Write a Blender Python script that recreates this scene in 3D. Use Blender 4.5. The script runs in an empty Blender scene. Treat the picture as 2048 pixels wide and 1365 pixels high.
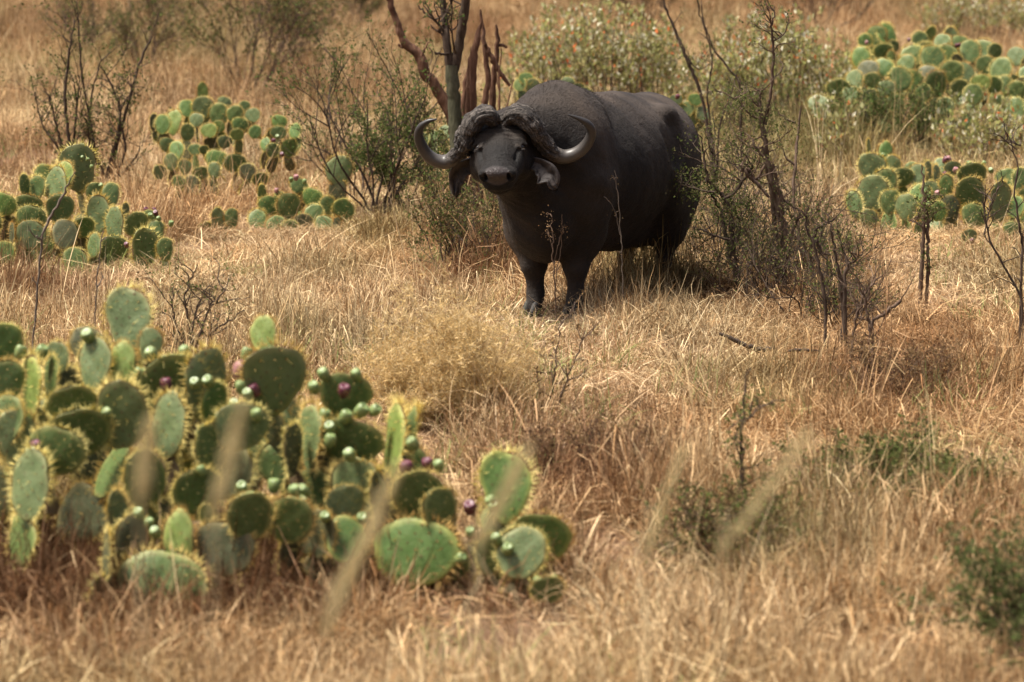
import bpy, math, random
import numpy as np
from mathutils import Vector, Matrix

C = bpy.context.scene.collection
SC = bpy.context.scene
R = math.radians
rng = np.random.default_rng(7)
random.seed(7)

# ------------------------------------------------------------------ camera, light, exposure
LENS = 112.0
IMW, IMH = 2048.0, 1365.0
FPX = LENS / 36.0 * IMW
CAM = np.array((0.0, 0.0, 3.1))
PITCH = R(8.449)
CF = np.array((0, math.cos(PITCH), -math.sin(PITCH)))
CU = np.array((0, math.sin(PITCH), math.cos(PITCH)))
CR = np.array((1.0, 0, 0))
cam_d = bpy.data.cameras.new('camera')
cam = bpy.data.objects.new('camera', cam_d)
C.objects.link(cam)
cam.location = CAM
cam.rotation_euler = (R(90) - PITCH, 0, 0)
cam_d.lens = LENS
cam_d.sensor_width = 36.0
cam_d.clip_start = 0.1
cam_d.clip_end = 3000
cam_d.dof.use_dof = True
cam_d.dof.focus_distance = 21.9
cam_d.dof.aperture_fstop = 2.7
cam_d.dof.aperture_blades = 0
SC.camera = cam

SUN_DIR = np.array((-0.40, -0.06, 0.91))       # towards the sun: high, on the right flank of the animal
SUN_DIR = SUN_DIR / np.linalg.norm(SUN_DIR)
world = bpy.data.worlds.new('World')
SC.world = world
world.use_nodes = True
wn = world.node_tree.nodes
sky = wn.new('ShaderNodeTexSky')
sky.sky_type = 'NISHITA'
sky.sun_disc = False
sky.sun_elevation = math.asin(SUN_DIR[2])
sky.sun_rotation = math.atan2(SUN_DIR[0], SUN_DIR[1])
sky.air_density = 1.0
sky.dust_density = 8.0
sky.ozone_density = 0.6
bg = wn['Background']
bg.inputs['Strength'].default_value = 0.08
world.node_tree.links.new(sky.outputs[0], bg.inputs[0])
sun_d = bpy.data.lights.new('sun', 'SUN')
sun_d.energy = 4.0
sun_d.angle = R(14.0)
sun_d.color = (1.0, 0.96, 0.88)
sun = bpy.data.objects.new('sun', sun_d)
C.objects.link(sun)
sun.rotation_euler = Vector(tuple(SUN_DIR)).to_track_quat('Z', 'Y').to_euler()
SC.view_settings.view_transform = 'Standard'
SC.view_settings.look = 'None'
SC.view_settings.exposure = 1.15
SC.view_settings.gamma = 1.0
SC.view_settings.use_curve_mapping = False
SC.cycles.use_denoising = True
SC.cycles.denoiser = 'OPENIMAGEDENOISE'
SC.cycles.denoising_input_passes = 'RGB_ALBEDO_NORMAL'
SC.cycles.denoising_prefilter = 'ACCURATE'
SC.cycles.use_adaptive_sampling = False
SC.cycles.max_bounces = 6
SC.cycles.diffuse_bounces = 3
SC.cycles.glossy_bounces = 2
SC.cycles.transmission_bounces = 3
SC.cycles.transparent_max_bounces = 4
SC.cycles.sample_clamp_indirect = 6.0

# ------------------------------------------------------------------ helpers: picture -> place
def at(px, py, y):
    """world point on the sight line of photo pixel (px, py) at world depth y"""
    d = CF + (px - IMW / 2) / FPX * CR + (IMH / 2 - py) / FPX * CU
    return CAM + d * ((y - CAM[1]) / d[1])

def project(p):
    p = np.asarray(p, float) - CAM
    w = p @ CF
    return np.stack([IMW / 2 + p @ CR / w * FPX, IMH / 2 - p @ CU / w * FPX], -1)

def _hash2(ix, iy, seed):
    h = (ix.astype(np.int64) * 374761393 + iy.astype(np.int64) * 668265263 + seed * 974711) & 0x7fffffff
    h = ((h ^ (h >> 13)) * 1274126177) & 0x7fffffff
    return ((h ^ (h >> 16)) & 0xffff) / 65535.0

def noise2(x, y, seed=0):
    x = np.asarray(x, float); y = np.asarray(y, float)
    ix = np.floor(x); iy = np.floor(y)
    fx = x - ix; fy = y - iy
    fx = fx * fx * (3 - 2 * fx); fy = fy * fy * (3 - 2 * fy)
    a = _hash2(ix, iy, seed); b = _hash2(ix + 1, iy, seed)
    c = _hash2(ix, iy + 1, seed); d = _hash2(ix + 1, iy + 1, seed)
    return (a * (1 - fx) + b * fx) * (1 - fy) + (c * (1 - fx) + d * fx) * fy

def fbm(x, y, seed=0, octaves=3):
    s = 0; a = 1; t = 0
    for o in range(octaves):
        s = s + a * noise2(np.asarray(x) * 2 ** o + 17.3 * o, np.asarray(y) * 2 ** o - 9.1 * o, seed + o * 31)
        t += a; a *= 0.5
    return s / t

def gz(x, y):
    """height of the ground"""
    x = np.asarray(x, float); y = np.asarray(y, float)
    h = (fbm(x * 0.35, y * 0.35, 5, 3) - 0.5) * 0.16
    h = h * (1 - np.exp(-((x - 0.6) ** 2 + (y - 22.6) ** 2) / 4.0))      # level where the animal stands
    bank = np.clip((8.5 - y) / 5.0, 0, 1)
    h = h + 1.15 * bank * bank * (3 - 2 * bank)           # the verge the picture is taken from
    far = np.clip((y - 75) / 160.0, 0, 1)
    h = h + 26.0 * far * far * (3 - 2 * far)                # the slope goes on rising far behind
    return h

def ground(px, py):
    """world point where the sight line of a photo pixel meets the ground"""
    y = 20.0
    for _ in range(40):
        p = at(px, py, y)
        g = float(gz(p[0], p[1]))
        d = CF + (px - IMW / 2) / FPX * CR + (IMH / 2 - py) / FPX * CU
        t = (g - CAM[2]) / d[2]
        y = 0.5 * y + 0.5 * (CAM[1] + d[1] * t)
    p = at(px, py, y); p[2] = gz(p[0], p[1])
    return p

# ------------------------------------------------------------------ helpers: objects
def mesh_obj(name, verts, faces, mats=(), parent=None, smooth=True, mat_index=None):
    me = bpy.data.meshes.new(name)
    me.from_pydata([tuple(map(float, v)) for v in verts] if not isinstance(verts, np.ndarray) else verts.tolist(), [],
                   faces.tolist() if isinstance(faces, np.ndarray) else faces)
    for m in (mats if isinstance(mats, (list, tuple)) else [mats]):
        me.materials.append(m)
    if smooth:
        me.polygons.foreach_set('use_smooth', np.ones(len(me.polygons), bool))
    if mat_index is not None:
        me.polygons.foreach_set('material_index', np.asarray(mat_index, np.int32))
    me.update()
    return link(name, me, parent)

def fast_mesh(name, verts, polys_flat, sizes):
    """mesh from numpy: flat loop indices and polygon sizes"""
    me = bpy.data.meshes.new(name)
    verts = np.asarray(verts, np.float32)
    me.vertices.add(len(verts)); me.vertices.foreach_set('co', verts.ravel())
    polys_flat = np.asarray(polys_flat, np.int32); sizes = np.asarray(sizes, np.int32)
    me.loops.add(len(polys_flat)); me.loops.foreach_set('vertex_index', polys_flat)
    me.polygons.add(len(sizes))
    st = np.zeros(len(sizes), np.int32); st[1:] = np.cumsum(sizes)[:-1]
    me.polygons.foreach_set('loop_start', st)
    me.polygons.foreach_set('loop_total', sizes)
    me.update(calc_edges=True)
    return me

def link(name, me, parent=None):
    o = bpy.data.objects.new(name, me)
    C.objects.link(o)
    if parent is not None:
        o.parent = parent
    return o

def tag(o, label=None, cat=None, group=None, kind=None):
    if label: o['label'] = label
    if cat: o['category'] = cat
    if group: o['group'] = group
    if kind: o['kind'] = kind
    return o

def thing(name, label, cat, loc=(0, 0, 0), group=None):
    o = bpy.data.objects.new(name, None)
    C.objects.link(o)
    o.empty_display_size = 0.1
    o.location = tuple(map(float, loc))
    return tag(o, label, cat, group)

def vcol(me, name, cols):
    """colour attribute per vertex"""
    a = me.attributes.new(name, 'FLOAT_COLOR', 'POINT')
    c = np.ones((len(me.vertices), 4), np.float32); c[:, :3] = cols
    a.data.foreach_set('color', c.ravel())

def vfloat(me, name, vals):
    a = me.attributes.new(name, 'FLOAT', 'POINT')
    a.data.foreach_set('value', np.asarray(vals, np.float32))

# ------------------------------------------------------------------ helpers: materials
class Mat:
    def __init__(s, name):
        s.m = bpy.data.materials.new(name); s.m.use_nodes = True
        s.t = s.m.node_tree; s.n = s.t.nodes; s.l = s.t.links
        s.bsdf = s.n['Principled BSDF']; s.out = s.n['Material Output']
    def node(s, typ, **kw):
        nd = s.n.new(typ)
        for k, v in kw.items():
            setattr(nd, k, v)
        return nd
    def put(s, nd, **kw):
        for k, v in kw.items():
            k2 = k.replace('_', ' ')
            inp = nd.inputs[k2] if k2 in nd.inputs else nd.inputs[k]
            if hasattr(v, 'is_output'): s.l.new(v, inp)
            else: inp.default_value = v
        return nd
    def noise(s, scale, detail=4, vec=None, rough=0.55, coord='Object', dist=0.0):
        nd = s.node('ShaderNodeTexNoise')
        s.put(nd, Scale=scale, Detail=detail, Roughness=rough, Distortion=dist)
        if vec is None:
            if not hasattr(s, 'tc'): s.tc = s.node('ShaderNodeTexCoord')
            vec = s.tc.outputs[coord]
        s.l.new(vec, nd.inputs['Vector'])
        return nd.outputs['Fac']
    def ramp(s, fac, stops):
        nd = s.node('ShaderNodeValToRGB')
        s.l.new(fac, nd.inputs[0])
        e = nd.color_ramp.elements
        while len(e) < len(stops): e.new(0.5)
        for i, (p, c) in enumerate(stops):
            e[i].position = p; e[i].color = (*c, 1) if len(c) == 3 else c
        return nd.outputs[0]
    def mix(s, fac, a, b, mode='MIX'):
        nd = s.node('ShaderNodeMix', data_type='RGBA', blend_type=mode)
        for i, v in ((0, fac), (6, a), (7, b)):
            if hasattr(v, 'is_output'): s.l.new(v, nd.inputs[i])
            else: nd.inputs[i].default_value = v if i == 0 else ((*v, 1) if len(v) == 3 else v)
        return nd.outputs[2]
    def math(s, op, a, b=0.0, clamp=False):
        nd = s.node('ShaderNodeMath', operation=op, use_clamp=clamp)
        for i, v in ((0, a), (1, b)):
            if hasattr(v, 'is_output'): s.l.new(v, nd.inputs[i])
            else: nd.inputs[i].default_value = v
        return nd.outputs[0]
    def attr(s, name, typ='GEOMETRY'):
        nd = s.node('ShaderNodeAttribute'); nd.attribute_name = name; nd.attribute_type = typ
        return nd
    def bump(s, height, strength=0.5, dist=0.01, normal=None):
        nd = s.node('ShaderNodeBump')
        s.put(nd, Strength=strength, Distance=dist, Height=height)
        if normal is not None: s.l.new(normal, nd.inputs['Normal'])
        return nd.outputs['Normal']
    def leafy(s, col, trans=0.35, gloss=0.0, grough=0.4):
        """thin leaf or blade: diffuse and translucent"""
        d = s.node('ShaderNodeBsdfDiffuse'); t = s.node('ShaderNodeBsdfTranslucent')
        for nd in (d, t):
            if hasattr(col, 'is_output'): s.l.new(col, nd.inputs['Color'])
            else: nd.inputs['Color'].default_value = (*col, 1)
        mx = s.node('ShaderNodeMixShader'); mx.inputs[0].default_value = trans
        s.l.new(d.outputs[0], mx.inputs[1]); s.l.new(t.outputs[0], mx.inputs[2])
        res = mx.outputs[0]
        if gloss > 0:
            g = s.node('ShaderNodeBsdfGlossy'); g.inputs['Roughness'].default_value = grough
            m2 = s.node('ShaderNodeMixShader'); m2.inputs[0].default_value = gloss
            s.l.new(res, m2.inputs[1]); s.l.new(g.outputs[0], m2.inputs[2]); res = m2.outputs[0]
        s.l.new(res, s.out.inputs['Surface'])
        s.n.remove(s.bsdf)
        return s.m

# ------------------------------------------------------------------ helpers: shapes
def frames(pts):
    pts = np.asarray(pts, float)
    t = np.gradient(pts, axis=0)
    t /= np.linalg.norm(t, axis=1)[:, None] + 1e-9
    ref = np.array((0.31, 0.2, 0.93)) if abs(t[0, 2]) < 0.9 else np.array((0.93, 0.3, 0.2))
    n = np.cross(t, ref); n /= np.linalg.norm(n, axis=1)[:, None] + 1e-9
    b = np.cross(t, n)
    return t, n, b

class Tubes:
    """collects tubes along polylines into one mesh"""
    def __init__(s): s.v = []; s.f = []; s.n = 0; s.k = []; s.col = []
    def add(s, pts, rad, sides=5, col=None):
        pts = np.asarray(pts, float); m = len(pts)
        rad = np.broadcast_to(np.asarray(rad, float), (m,))
        t, n, b = frames(pts)
        a = np.linspace(0, 2 * math.pi, sides, endpoint=False)
        ring = pts[:, None] + rad[:, None, None] * (np.cos(a)[None, :, None] * n[:, None] + np.sin(a)[None, :, None] * b[:, None])
        s.v.append(ring.reshape(-1, 3))
        i = np.arange(m - 1)[:, None] * sides; j = np.arange(sides)[None]; j2 = (j + 1) % sides
        q = np.stack([i + j, i + j2, i + sides + j2, i + sides + j], -1).reshape(-1, 4) + s.n
        s.f.append(q)
        s.col.append(np.broadcast_to(np.asarray(col if col is not None else (1, 1, 1), float), (m * sides, 3)))
        s.n += m * sides
    def mesh(s, name):
        f = np.concatenate(s.f)
        me = fast_mesh(name, np.concatenate(s.v), f.ravel(), np.full(len(f), 4))
        me.polygons.foreach_set('use_smooth', np.ones(len(f), bool))
        vcol(me, 'Col', np.concatenate(s.col))
        return me
    def build(s, name, mat, parent=None):
        me = s.mesh(name); me.materials.append(mat)
        return link(name, me, parent)

def smooth_line(pts, n):
    """Catmull-Rom through points, n samples; works for any width of rows"""
    pts = np.asarray(pts, float)
    if len(pts) == 2:
        u = np.linspace(0, 1, n)[:, None]
        return pts[0] * (1 - u) + pts[1] * u
    P = np.vstack([2 * pts[0] - pts[1], pts, 2 * pts[-1] - pts[-2]])
    L = np.concatenate([[0], np.cumsum(np.linalg.norm(np.diff(pts[:, :3], axis=0), axis=1))])
    s = np.linspace(0, L[-1], n)
    k = np.clip(np.searchsorted(L, s, side='right') - 1, 0, len(pts) - 2)
    u = ((s - L[k]) / (L[k + 1] - L[k] + 1e-12))[:, None]
    p0, p1, p2, p3 = P[k], P[k + 1], P[k + 2], P[k + 3]
    return 0.5 * (2 * p1 + (p2 - p0) * u + (2 * p0 - 5 * p1 + 4 * p2 - p3) * u ** 2 + (3 * p1 - p0 - 3 * p2 + p3) * u ** 3)

class Leaves:
    """collects small leaf faces (kite quads) into one mesh"""
    def __init__(s): s.p = []; s.d = []; s.w = []; s.c = []; s.nm = []
    def add(s, p, d, w, c, nm=None):
        p = np.atleast_2d(p)
        s.p.append(p); s.d.append(np.broadcast_to(d, p.shape)); s.w.append(np.broadcast_to(w, (len(p),)))
        s.c.append(np.broadcast_to(c, p.shape))
    def mesh(s, name, seed=1):
        r = np.random.default_rng(seed)
        p = np.concatenate(s.p); d = np.concatenate(s.d); w = np.concatenate(s.w)[:, None]; c = np.concatenate(s.c)
        n = len(p)
        side = np.cross(d, r.normal(size=(n, 3))); side /= np.linalg.norm(side, axis=1)[:, None] + 1e-9
        up = np.cross(side, d); up /= np.linalg.norm(up, axis=1)[:, None] + 1e-9
        ln = np.linalg.norm(d, axis=1)[:, None]
        v = np.stack([p, p + d * 0.45 + side * w + up * ln * 0.08, p + d, p + d * 0.45 - side * w + up * ln * 0.08], 1).reshape(-1, 3)
        f = np.arange(4 * n).reshape(-1, 4)
        tri = np.concatenate([f[:, [0, 1, 2]], f[:, [0, 2, 3]]])
        me = fast_mesh(name, v, tri.ravel(), np.full(len(tri), 3))
        vcol(me, 'Col', np.repeat(c, 4, axis=0))
        return me
# ------------------------------------------------------------------ the buffalo
ALPHA = R(27.5)
BO = np.array((0.30, 22.05, 0.0))                          # between the front feet
BF = np.array((-math.sin(ALPHA), -math.cos(ALPHA), 0.0))   # towards its chest
BL = np.array((math.cos(ALPHA), -math.sin(ALPHA), 0.0))    # towards its left flank
BZ = np.array((0, 0, 1.0))
BM = np.stack([BF, BL, BZ])                                 # rows: body axes in world
def w2b(p): return (np.asarray(p, float) - BO) @ BM.T
def b2w(p): return np.asarray(p, float) @ BM + BO

TH = R(33); YAW = R(4); ROLL = 0.035
HA = np.array((-math.sin(YAW) * math.cos(TH), -math.cos(YAW) * math.cos(TH), -math.sin(TH)))   # poll -> nose
HR = np.array((math.cos(YAW), -math.sin(YAW), ROLL)); HR -= HA * (HR @ HA); HR /= np.linalg.norm(HR)
HN = np.cross(HA, HR)                                        # out of the face
HW = 1.09                                                   # breadth of the skull
HO = at(999, 284, 21.35) - 0.20 * HA - 0.06 * HN
def h2w(p):
    p = np.asarray(p, float); return HO + p[..., 0:1] * HA + p[..., 1:2] * HW * HR + p[..., 2:3] * HN
def h2b(p): return w2b(h2w(np.asarray(p, float)))
HB = np.stack([HA, HR, HN]) @ BM.T                           # head axes in body coordinates

prims = []
def cone(p1, r1, p2, r2, k=0.08, sub=False): prims.append(('c', np.array(p1, float), r1, np.array(p2, float), r2, k, sub))
def ell(c, r, k=0.08, M=np.eye(3), sub=False): prims.append(('e', np.array(c, float), np.array(r, float), M, k, sub))
def hcone(p1, r1, p2, r2, k=0.03, sub=False): cone(h2b(p1), r1, h2b(p2), r2, k, sub)
def hell(c, r, k=0.03, sub=False, rot=0.0):
    M = HB
    if rot:
        c_, s_ = math.cos(rot), math.sin(rot)
        M = np.array([[c_, s_, 0], [-s_, c_, 0], [0, 0, 1]]) @ HB
    ell(h2b(c), (r[0], r[1] * HW, r[2]), k, M, sub)
# trunk
ell((-0.74, 0, 0.98), (0.90, 0.47, 0.515), 0.1)
ell((-0.05, 0, 1.09), (0.42, 0.36, 0.515), 0.14)
cone((0.02, 0, 1.47), 0.12, (-0.30, 0, 1.43), 0.12, 0.16)
cone((-0.3, 0, 1.36), 0.14, (-1.2, 0, 1.34), 0.13, 0.14)
ell((-1.46, 0, 1.05), (0.44, 0.37, 0.42), 0.12)
for s in (-1, 1):
    ell((-1.24, s * 0.26, 1.33), (0.12, 0.085, 0.08), 0.09)
    ell((-1.70, s * 0.10, 1.22), (0.10, 0.09, 0.10), 0.1)
ell((0.13, 0, 0.80), (0.29, 0.27, 0.40), 0.14)
cone((-0.1, 0, 0.64), 0.2, (-1.30, 0, 0.56), 0.22, 0.14)
# neck and dewlap
cone((0.05, -0.02, 1.22), 0.37, h2b((-0.02, 0, -0.16)), 0.215, 0.12)
cone((0.18, -0.04, 0.95), 0.24, h2b((0.17, 0.0, -0.21)), 0.13, 0.12)
cone((0.30, -0.02, 1.30), 0.20, h2b((-0.03, 0, -0.05)), 0.14, 0.1)
# legs
for s in (-1, 1):
    ell((0.0, s * 0.24, 1.02), (0.24, 0.14, 0.34), 0.12)
    cone((-0.02, s * 0.24, 0.92), 0.19, (-0.05, s * 0.205 - 0.02, 0.60), 0.165, 0.1)
    cone((-0.05, s * 0.20 - 0.02, 0.60), 0.15, (0.0, s * 0.165, 0.36), 0.088, 0.08)
    cone((0.0, s * 0.165, 0.38), 0.068, (-0.01, s * 0.155, 0.15), 0.050, 0.04)
    ell((0.015, s * 0.165, 0.375), (0.07, 0.07, 0.075), 0.03)
    cone((-0.01, s * 0.155, 0.15), 0.055, (0.03, s * 0.155, 0.06), 0.056, 0.03)
    fx = 0.10 if s > 0 else -0.12
    ell((-1.40, s * 0.24, 0.84), (0.33, 0.18, 0.46), 0.12)
    cone((-1.28 + fx, s * 0.25, 0.74), 0.15, (-1.50 + fx, s * 0.22, 0.44), 0.105, 0.10)
    cone((-1.50 + fx, s * 0.22, 0.48), 0.082, (-1.44 + fx, s * 0.20, 0.14), 0.058, 0.04)
    cone((-1.44 + fx, s * 0.20, 0.14), 0.064, (-1.40 + fx, s * 0.20, 0.06), 0.066, 0.03)
# head: s along the face, r across, n out of it
hell((0.07, 0, -0.05), (0.20, 0.145, 0.135), 0.05)
hcone((0.10, 0, -0.02), 0.115, (0.30, 0, -0.03), 0.10, 0.05)
hell((0.28, 0, -0.06), (0.17, 0.128, 0.115), 0.05)
hcone((0.27, 0, -0.03), 0.095, (0.43, 0, -0.012), 0.088, 0.05)
hell((0.445, 0, -0.04), (0.085, 0.120, 0.092), 0.05)
hcone((0.05, 0, -0.17), 0.11, (0.30, 0, -0.155), 0.085, 0.06)
hcone((0.26, 0, -0.160), 0.085, (0.425, 0, -0.142), 0.056, 0.03)
hell((0.435, 0, -0.140), (0.055, 0.080, 0.040), 0.025)
for s in (-1, 1):
    hell((0.125, s * 0.105, 0.028), (0.075, 0.052, 0.045), 0.035)          # brow
    hell((0.185, s * 0.126, -0.005), (0.06, 0.036, 0.05), 0.03)           # orbit
    hell((0.27, s * 0.105, -0.06), (0.13, 0.04, 0.07), 0.04)               # cheek bone
    hell((0.16, s * 0.13, -0.15), (0.12, 0.06, 0.10), 0.05)                # jaw muscle
    hell((0.485, s * 0.078, 0.006), (0.045, 0.04, 0.048), 0.02)           # nostril wing
    hell((0.203, s * 0.146, 0.014), (0.029, 0.022, 0.022), 0.010, True, s * 0.25)     # eye socket
    hcone((0.170, s * 0.112, 0.046), 0.014, (0.184, s * 0.158, 0.022), 0.014, 0.014)  # upper lid
    hcone((0.232, s * 0.116, 0.032), 0.009, (0.226, s * 0.152, 0.006), 0.010, 0.012)
    hcone((0.200, s * 0.104, 0.044), 0.010, (0.232, s * 0.116, 0.034), 0.009, 0.012)  # lower lid
    hcone((0.245, s * 0.118, 0.022), 0.010, (0.34, s * 0.096, 0.012), 0.008, 0.02, True)   # tear groove
hell((0.492, 0, 0.034), (0.052, 0.072, 0.045), 0.03)                        # nose pad
for s in (-1, 1):
    hell((0.512, s * 0.070, 0.010), (0.052, 0.015, 0.030), 0.007, True, s * 0.45)     # nostril
    hcone((0.522, s * 0.080, -0.010), 0.008, (0.508, s * 0.112, 0.018), 0.006, 0.008, True)
hcone((0.545, 0, -0.025), 0.004, (0.540, 0, -0.095), 0.004, 0.01, True)     # groove of the lip
hell((0.505, 0, -0.075), (0.035, 0.085, 0.04), 0.03)
ell((-1.08, -0.43, 1.16), (0.13, 0.05, 0.16), 0.10, sub=True); ell((-1.08, 0.43, 1.16), (0.13, 0.05, 0.16), 0.10, sub=True)   # hollow of the flank
for s in (-1, 1):
    cone((-0.22, s * 0.20, 1.42), 0.05, (0.10, s * 0.35, 0.98), 0.05, 0.10)      # edge of the shoulder blade
hell((0.06, -0.13, -0.22), (0.15, 0.09, 0.12), 0.05)
hell((-0.02, 0, 0.055), (0.09, 0.05, 0.05), 0.04)                     # upper lip
prims.append(('m',))                                                        # mouth slit handled below

def sdf(P):
    """P: (n,3) points in body coordinates -> distance"""
    F = np.full(len(P), 1.0, np.float32)
    for pr in prims:
        if pr[0] == 'm':
            q = (P - h2b((0, 0, 0))) @ HB.T / np.array((1, HW, 1))
            d = np.abs(q[:, 2] + 0.118 - 0.5 * q[:, 1] ** 2 - 0.12 * (0.56 - q[:, 0])) - 0.0045
            d = np.maximum(d, np.maximum(0.40 - q[:, 0], np.abs(q[:, 1]) - 0.11))
            k = 0.014; m = np.abs(d) < 2
            h = np.clip(0.5 - 0.5 * (F + d) / k, 0, 1)
            F = F * (1 - h) + (-d) * h + k * h * (1 - h)
            continue
        k, sub = pr[-2], pr[-1]
        if pr[0] == 'c':
            _, a, r1, b, r2, _, _ = pr
            lo = np.minimum(a - r1, b - r2) - 2.5 * k - 0.04; hi = np.maximum(a + r1, b + r2) + 2.5 * k + 0.04
        else:
            _, c, r, M, _, _ = pr
            ext = np.abs(M.T) @ r
            lo = c - ext - 2.5 * k - 0.04; hi = c + ext + 2.5 * k + 0.04
        idx = np.nonzero(((P > lo) & (P < hi)).all(1))[0]
        if not len(idx): continue
        q = P[idx]
        if pr[0] == 'c':
            ba = b - a; t = np.clip((q - a) @ ba / (ba @ ba), 0, 1)
            d = np.linalg.norm(q - a - t[:, None] * ba, axis=1) - (r1 + (r2 - r1) * t)
        else:
            l = (q - c) @ M.T
            k0 = np.linalg.norm(l / r, axis=1) + 1e-6; k1 = np.linalg.norm(l / (r * r), axis=1) + 1e-6
            d = k0 * (k0 - 1) / k1
        f = F[idx]
        if sub:
            h = np.clip(0.5 - 0.5 * (f + d) / k, 0, 1)
            F[idx] = f * (1 - h) - d * h + k * h * (1 - h)
        else:
            h = np.clip(0.5 + 0.5 * (f - d) / k, 0, 1)
            F[idx] = f * (1 - h) + d * h - k * h * (1 - h)
    return F

def surface_net(lo, hi, step):
    n = [int(math.ceil((h - l) / step)) + 1 for l, h in zip(lo, hi)]
    ax = [lo[i] + step * np.arange(n[i]) for i in range(3)]
    G = np.stack(np.meshgrid(*ax, indexing='ij'), -1).reshape(-1, 3)
    V = sdf(G).reshape(n)
    ins = V < 0
    cells = np.zeros([k - 1 for k in n], np.int8)
    corner = [(i, j, k) for i in (0, 1) for j in (0, 1) for k in (0, 1)]
    sl = lambda o: tuple(slice(o[a], n[a] - 1 + o[a]) for a in range(3))
    for o in corner: cells += ins[sl(o)]
    act = (cells > 0) & (cells < 8)
    idx = -np.ones(act.shape, np.int64); ids = np.argwhere(act); idx[act] = np.arange(len(ids))
    acc = np.zeros((len(ids), 3)); cnt = np.zeros(len(ids))
    for a in range(3):
        for o in corner:
            if o[a]: continue
            o2 = list(o); o2[a] = 1
            va = V[tuple((ids + o).T)]; vb = V[tuple((ids + o2).T)]
            cr = (va < 0) != (vb < 0)
            t = np.where(cr, va / (va - vb + 1e-12), 0)
            p = np.tile(np.array(o, float), (len(ids), 1)); p[:, a] = t
            acc[cr] += p[cr]; cnt[cr] += 1
    verts = np.array(lo) + step * (ids + acc / cnt[:, None])
    quads = []
    for a in range(3):
        b, c = (a + 1) % 3, (a + 2) % 3
        s0 = [slice(1, k - 1) for k in n]; s1 = [slice(1, k - 1) for k in n]
        s0[a] = slice(0, n[a] - 1); s1[a] = slice(1, n[a])
        e = ins[tuple(s0)] != ins[tuple(s1)]
        E = np.argwhere(e); base = E.copy(); base[:, b] += 1; base[:, c] += 1
        flip = ins[tuple(base.T)]
        def cell(db, dc):
            q = base.copy(); q[:, b] -= db; q[:, c] -= dc
            return idx[tuple(q.T)]
        q = np.stack([cell(1, 1), cell(0, 1), cell(0, 0), cell(1, 0)], -1)
        q[~flip] = q[~flip][:, ::-1]
        quads.append(q)
    return verts, np.concatenate(quads)

def grad(P, e=0.004):
    g = np.zeros_like(P)
    for s in ((1, 1, 1), (1, -1, -1), (-1, 1, -1), (-1, -1, 1)):
        s = np.array(s, float); g += s * sdf(P + e * s)[:, None]
    return g / (np.linalg.norm(g, axis=1)[:, None] + 1e-9)

bv, bq = surface_net((-2.0, -0.62, 0.02), (1.42, 0.62, 1.80), 0.018)
tmp = bpy.data.objects.new('tmp', fast_mesh('tmp', bv, bq.ravel(), np.full(len(bq), 4)))
C.objects.link(tmp)
ss = tmp.modifiers.new('s', 'SUBSURF'); ss.levels = 1; ss.render_levels = 1
body_me = bpy.data.meshes.new_from_object(tmp.evaluated_get(bpy.context.evaluated_depsgraph_get()))
bpy.data.objects.remove(tmp)
co = np.zeros(len(body_me.vertices) * 3, np.float32); body_me.vertices.foreach_get('co', co); co = co.reshape(-1, 3).astype(float)
for _ in range(2):
    co -= np.clip(sdf(co), -0.01, 0.01)[:, None] * grad(co)
nrm = grad(co, 0.006)
# folds of hide on the neck, fine creases on the face, ribs and muscle on the flank
hq = (co - h2b((0, 0, 0))) @ HB.T / np.array((1, HW, 1))
u, v, z = co[:, 0], co[:, 1], co[:, 2]
def wob(a, b, seed): return fbm(a, b, seed, 3) - 0.5
inhead = np.clip((hq[:, 0] + 0.02) / 0.08, 0, 1) * np.clip((0.2 - np.abs(hq[:, 1])) / 0.03, 0, 1) * np.clip((hq[:, 2] + 0.28) / 0.08, 0, 1) * (u > 0.35)
disp = 0.034 * wob(u * 3.2 + v, z * 2.6 + v * 2, 3) * (1 - inhead)
disp += 0.011 * wob(u * 9 + z * 2, z * 7 + v * 6, 11) * (1 - inhead) + 0.006 * wob(u * 22 - z * 5, z * 26 + v * 15, 15) * (1 - inhead)
rib = np.clip((u + 1.15) / 0.2, 0, 1) * np.clip((-0.25 - u) / 0.2, 0, 1) * np.clip((z - 0.7) / 0.2, 0, 1) * np.clip((1.35 - z) / 0.1, 0, 1)
disp += rib * 0.0014 * np.sin(u * 42 + z * 6 + 3 * wob(u * 3, z * 3, 5))
neck = np.clip((u - 0.1) / 0.15, 0, 1) * (1 - inhead) * np.clip((1.35 - z) / 0.2, 0, 1)
disp += neck * 0.011 * np.sin(28 * (u * 0.9 - z * 0.35) + 5 * wob(u * 4, z * 5 + v * 3, 9))
face = inhead * np.clip((0.47 - hq[:, 0]) / 0.04, 0, 1)
disp += face * 0.006 * wob(hq[:, 0] * 22, hq[:, 1] * 26 + hq[:, 2] * 20, 21)
brow = face * np.exp(-((hq[:, 0] - 0.12) / 0.06) ** 2) * np.clip(hq[:, 2] / 0.05, 0, 1)
disp += brow * 0.004 * np.sin(170 * (hq[:, 0] + 0.18 * np.abs(hq[:, 1])) + 4 * wob(hq[:, 1] * 15, hq[:, 0] * 15, 4))
disp += inhead * np.exp(-((hq[:, 0] - 0.405) / 0.025) ** 2) * 0.0035 * np.sin(230 * hq[:, 0] + 8 * wob(hq[:, 1] * 25, hq[:, 0] * 25, 6)) * np.clip((hq[:, 2] + 0.02) / 0.05, 0, 1)
co += disp[:, None] * nrm
wco = b2w(co)
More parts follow.
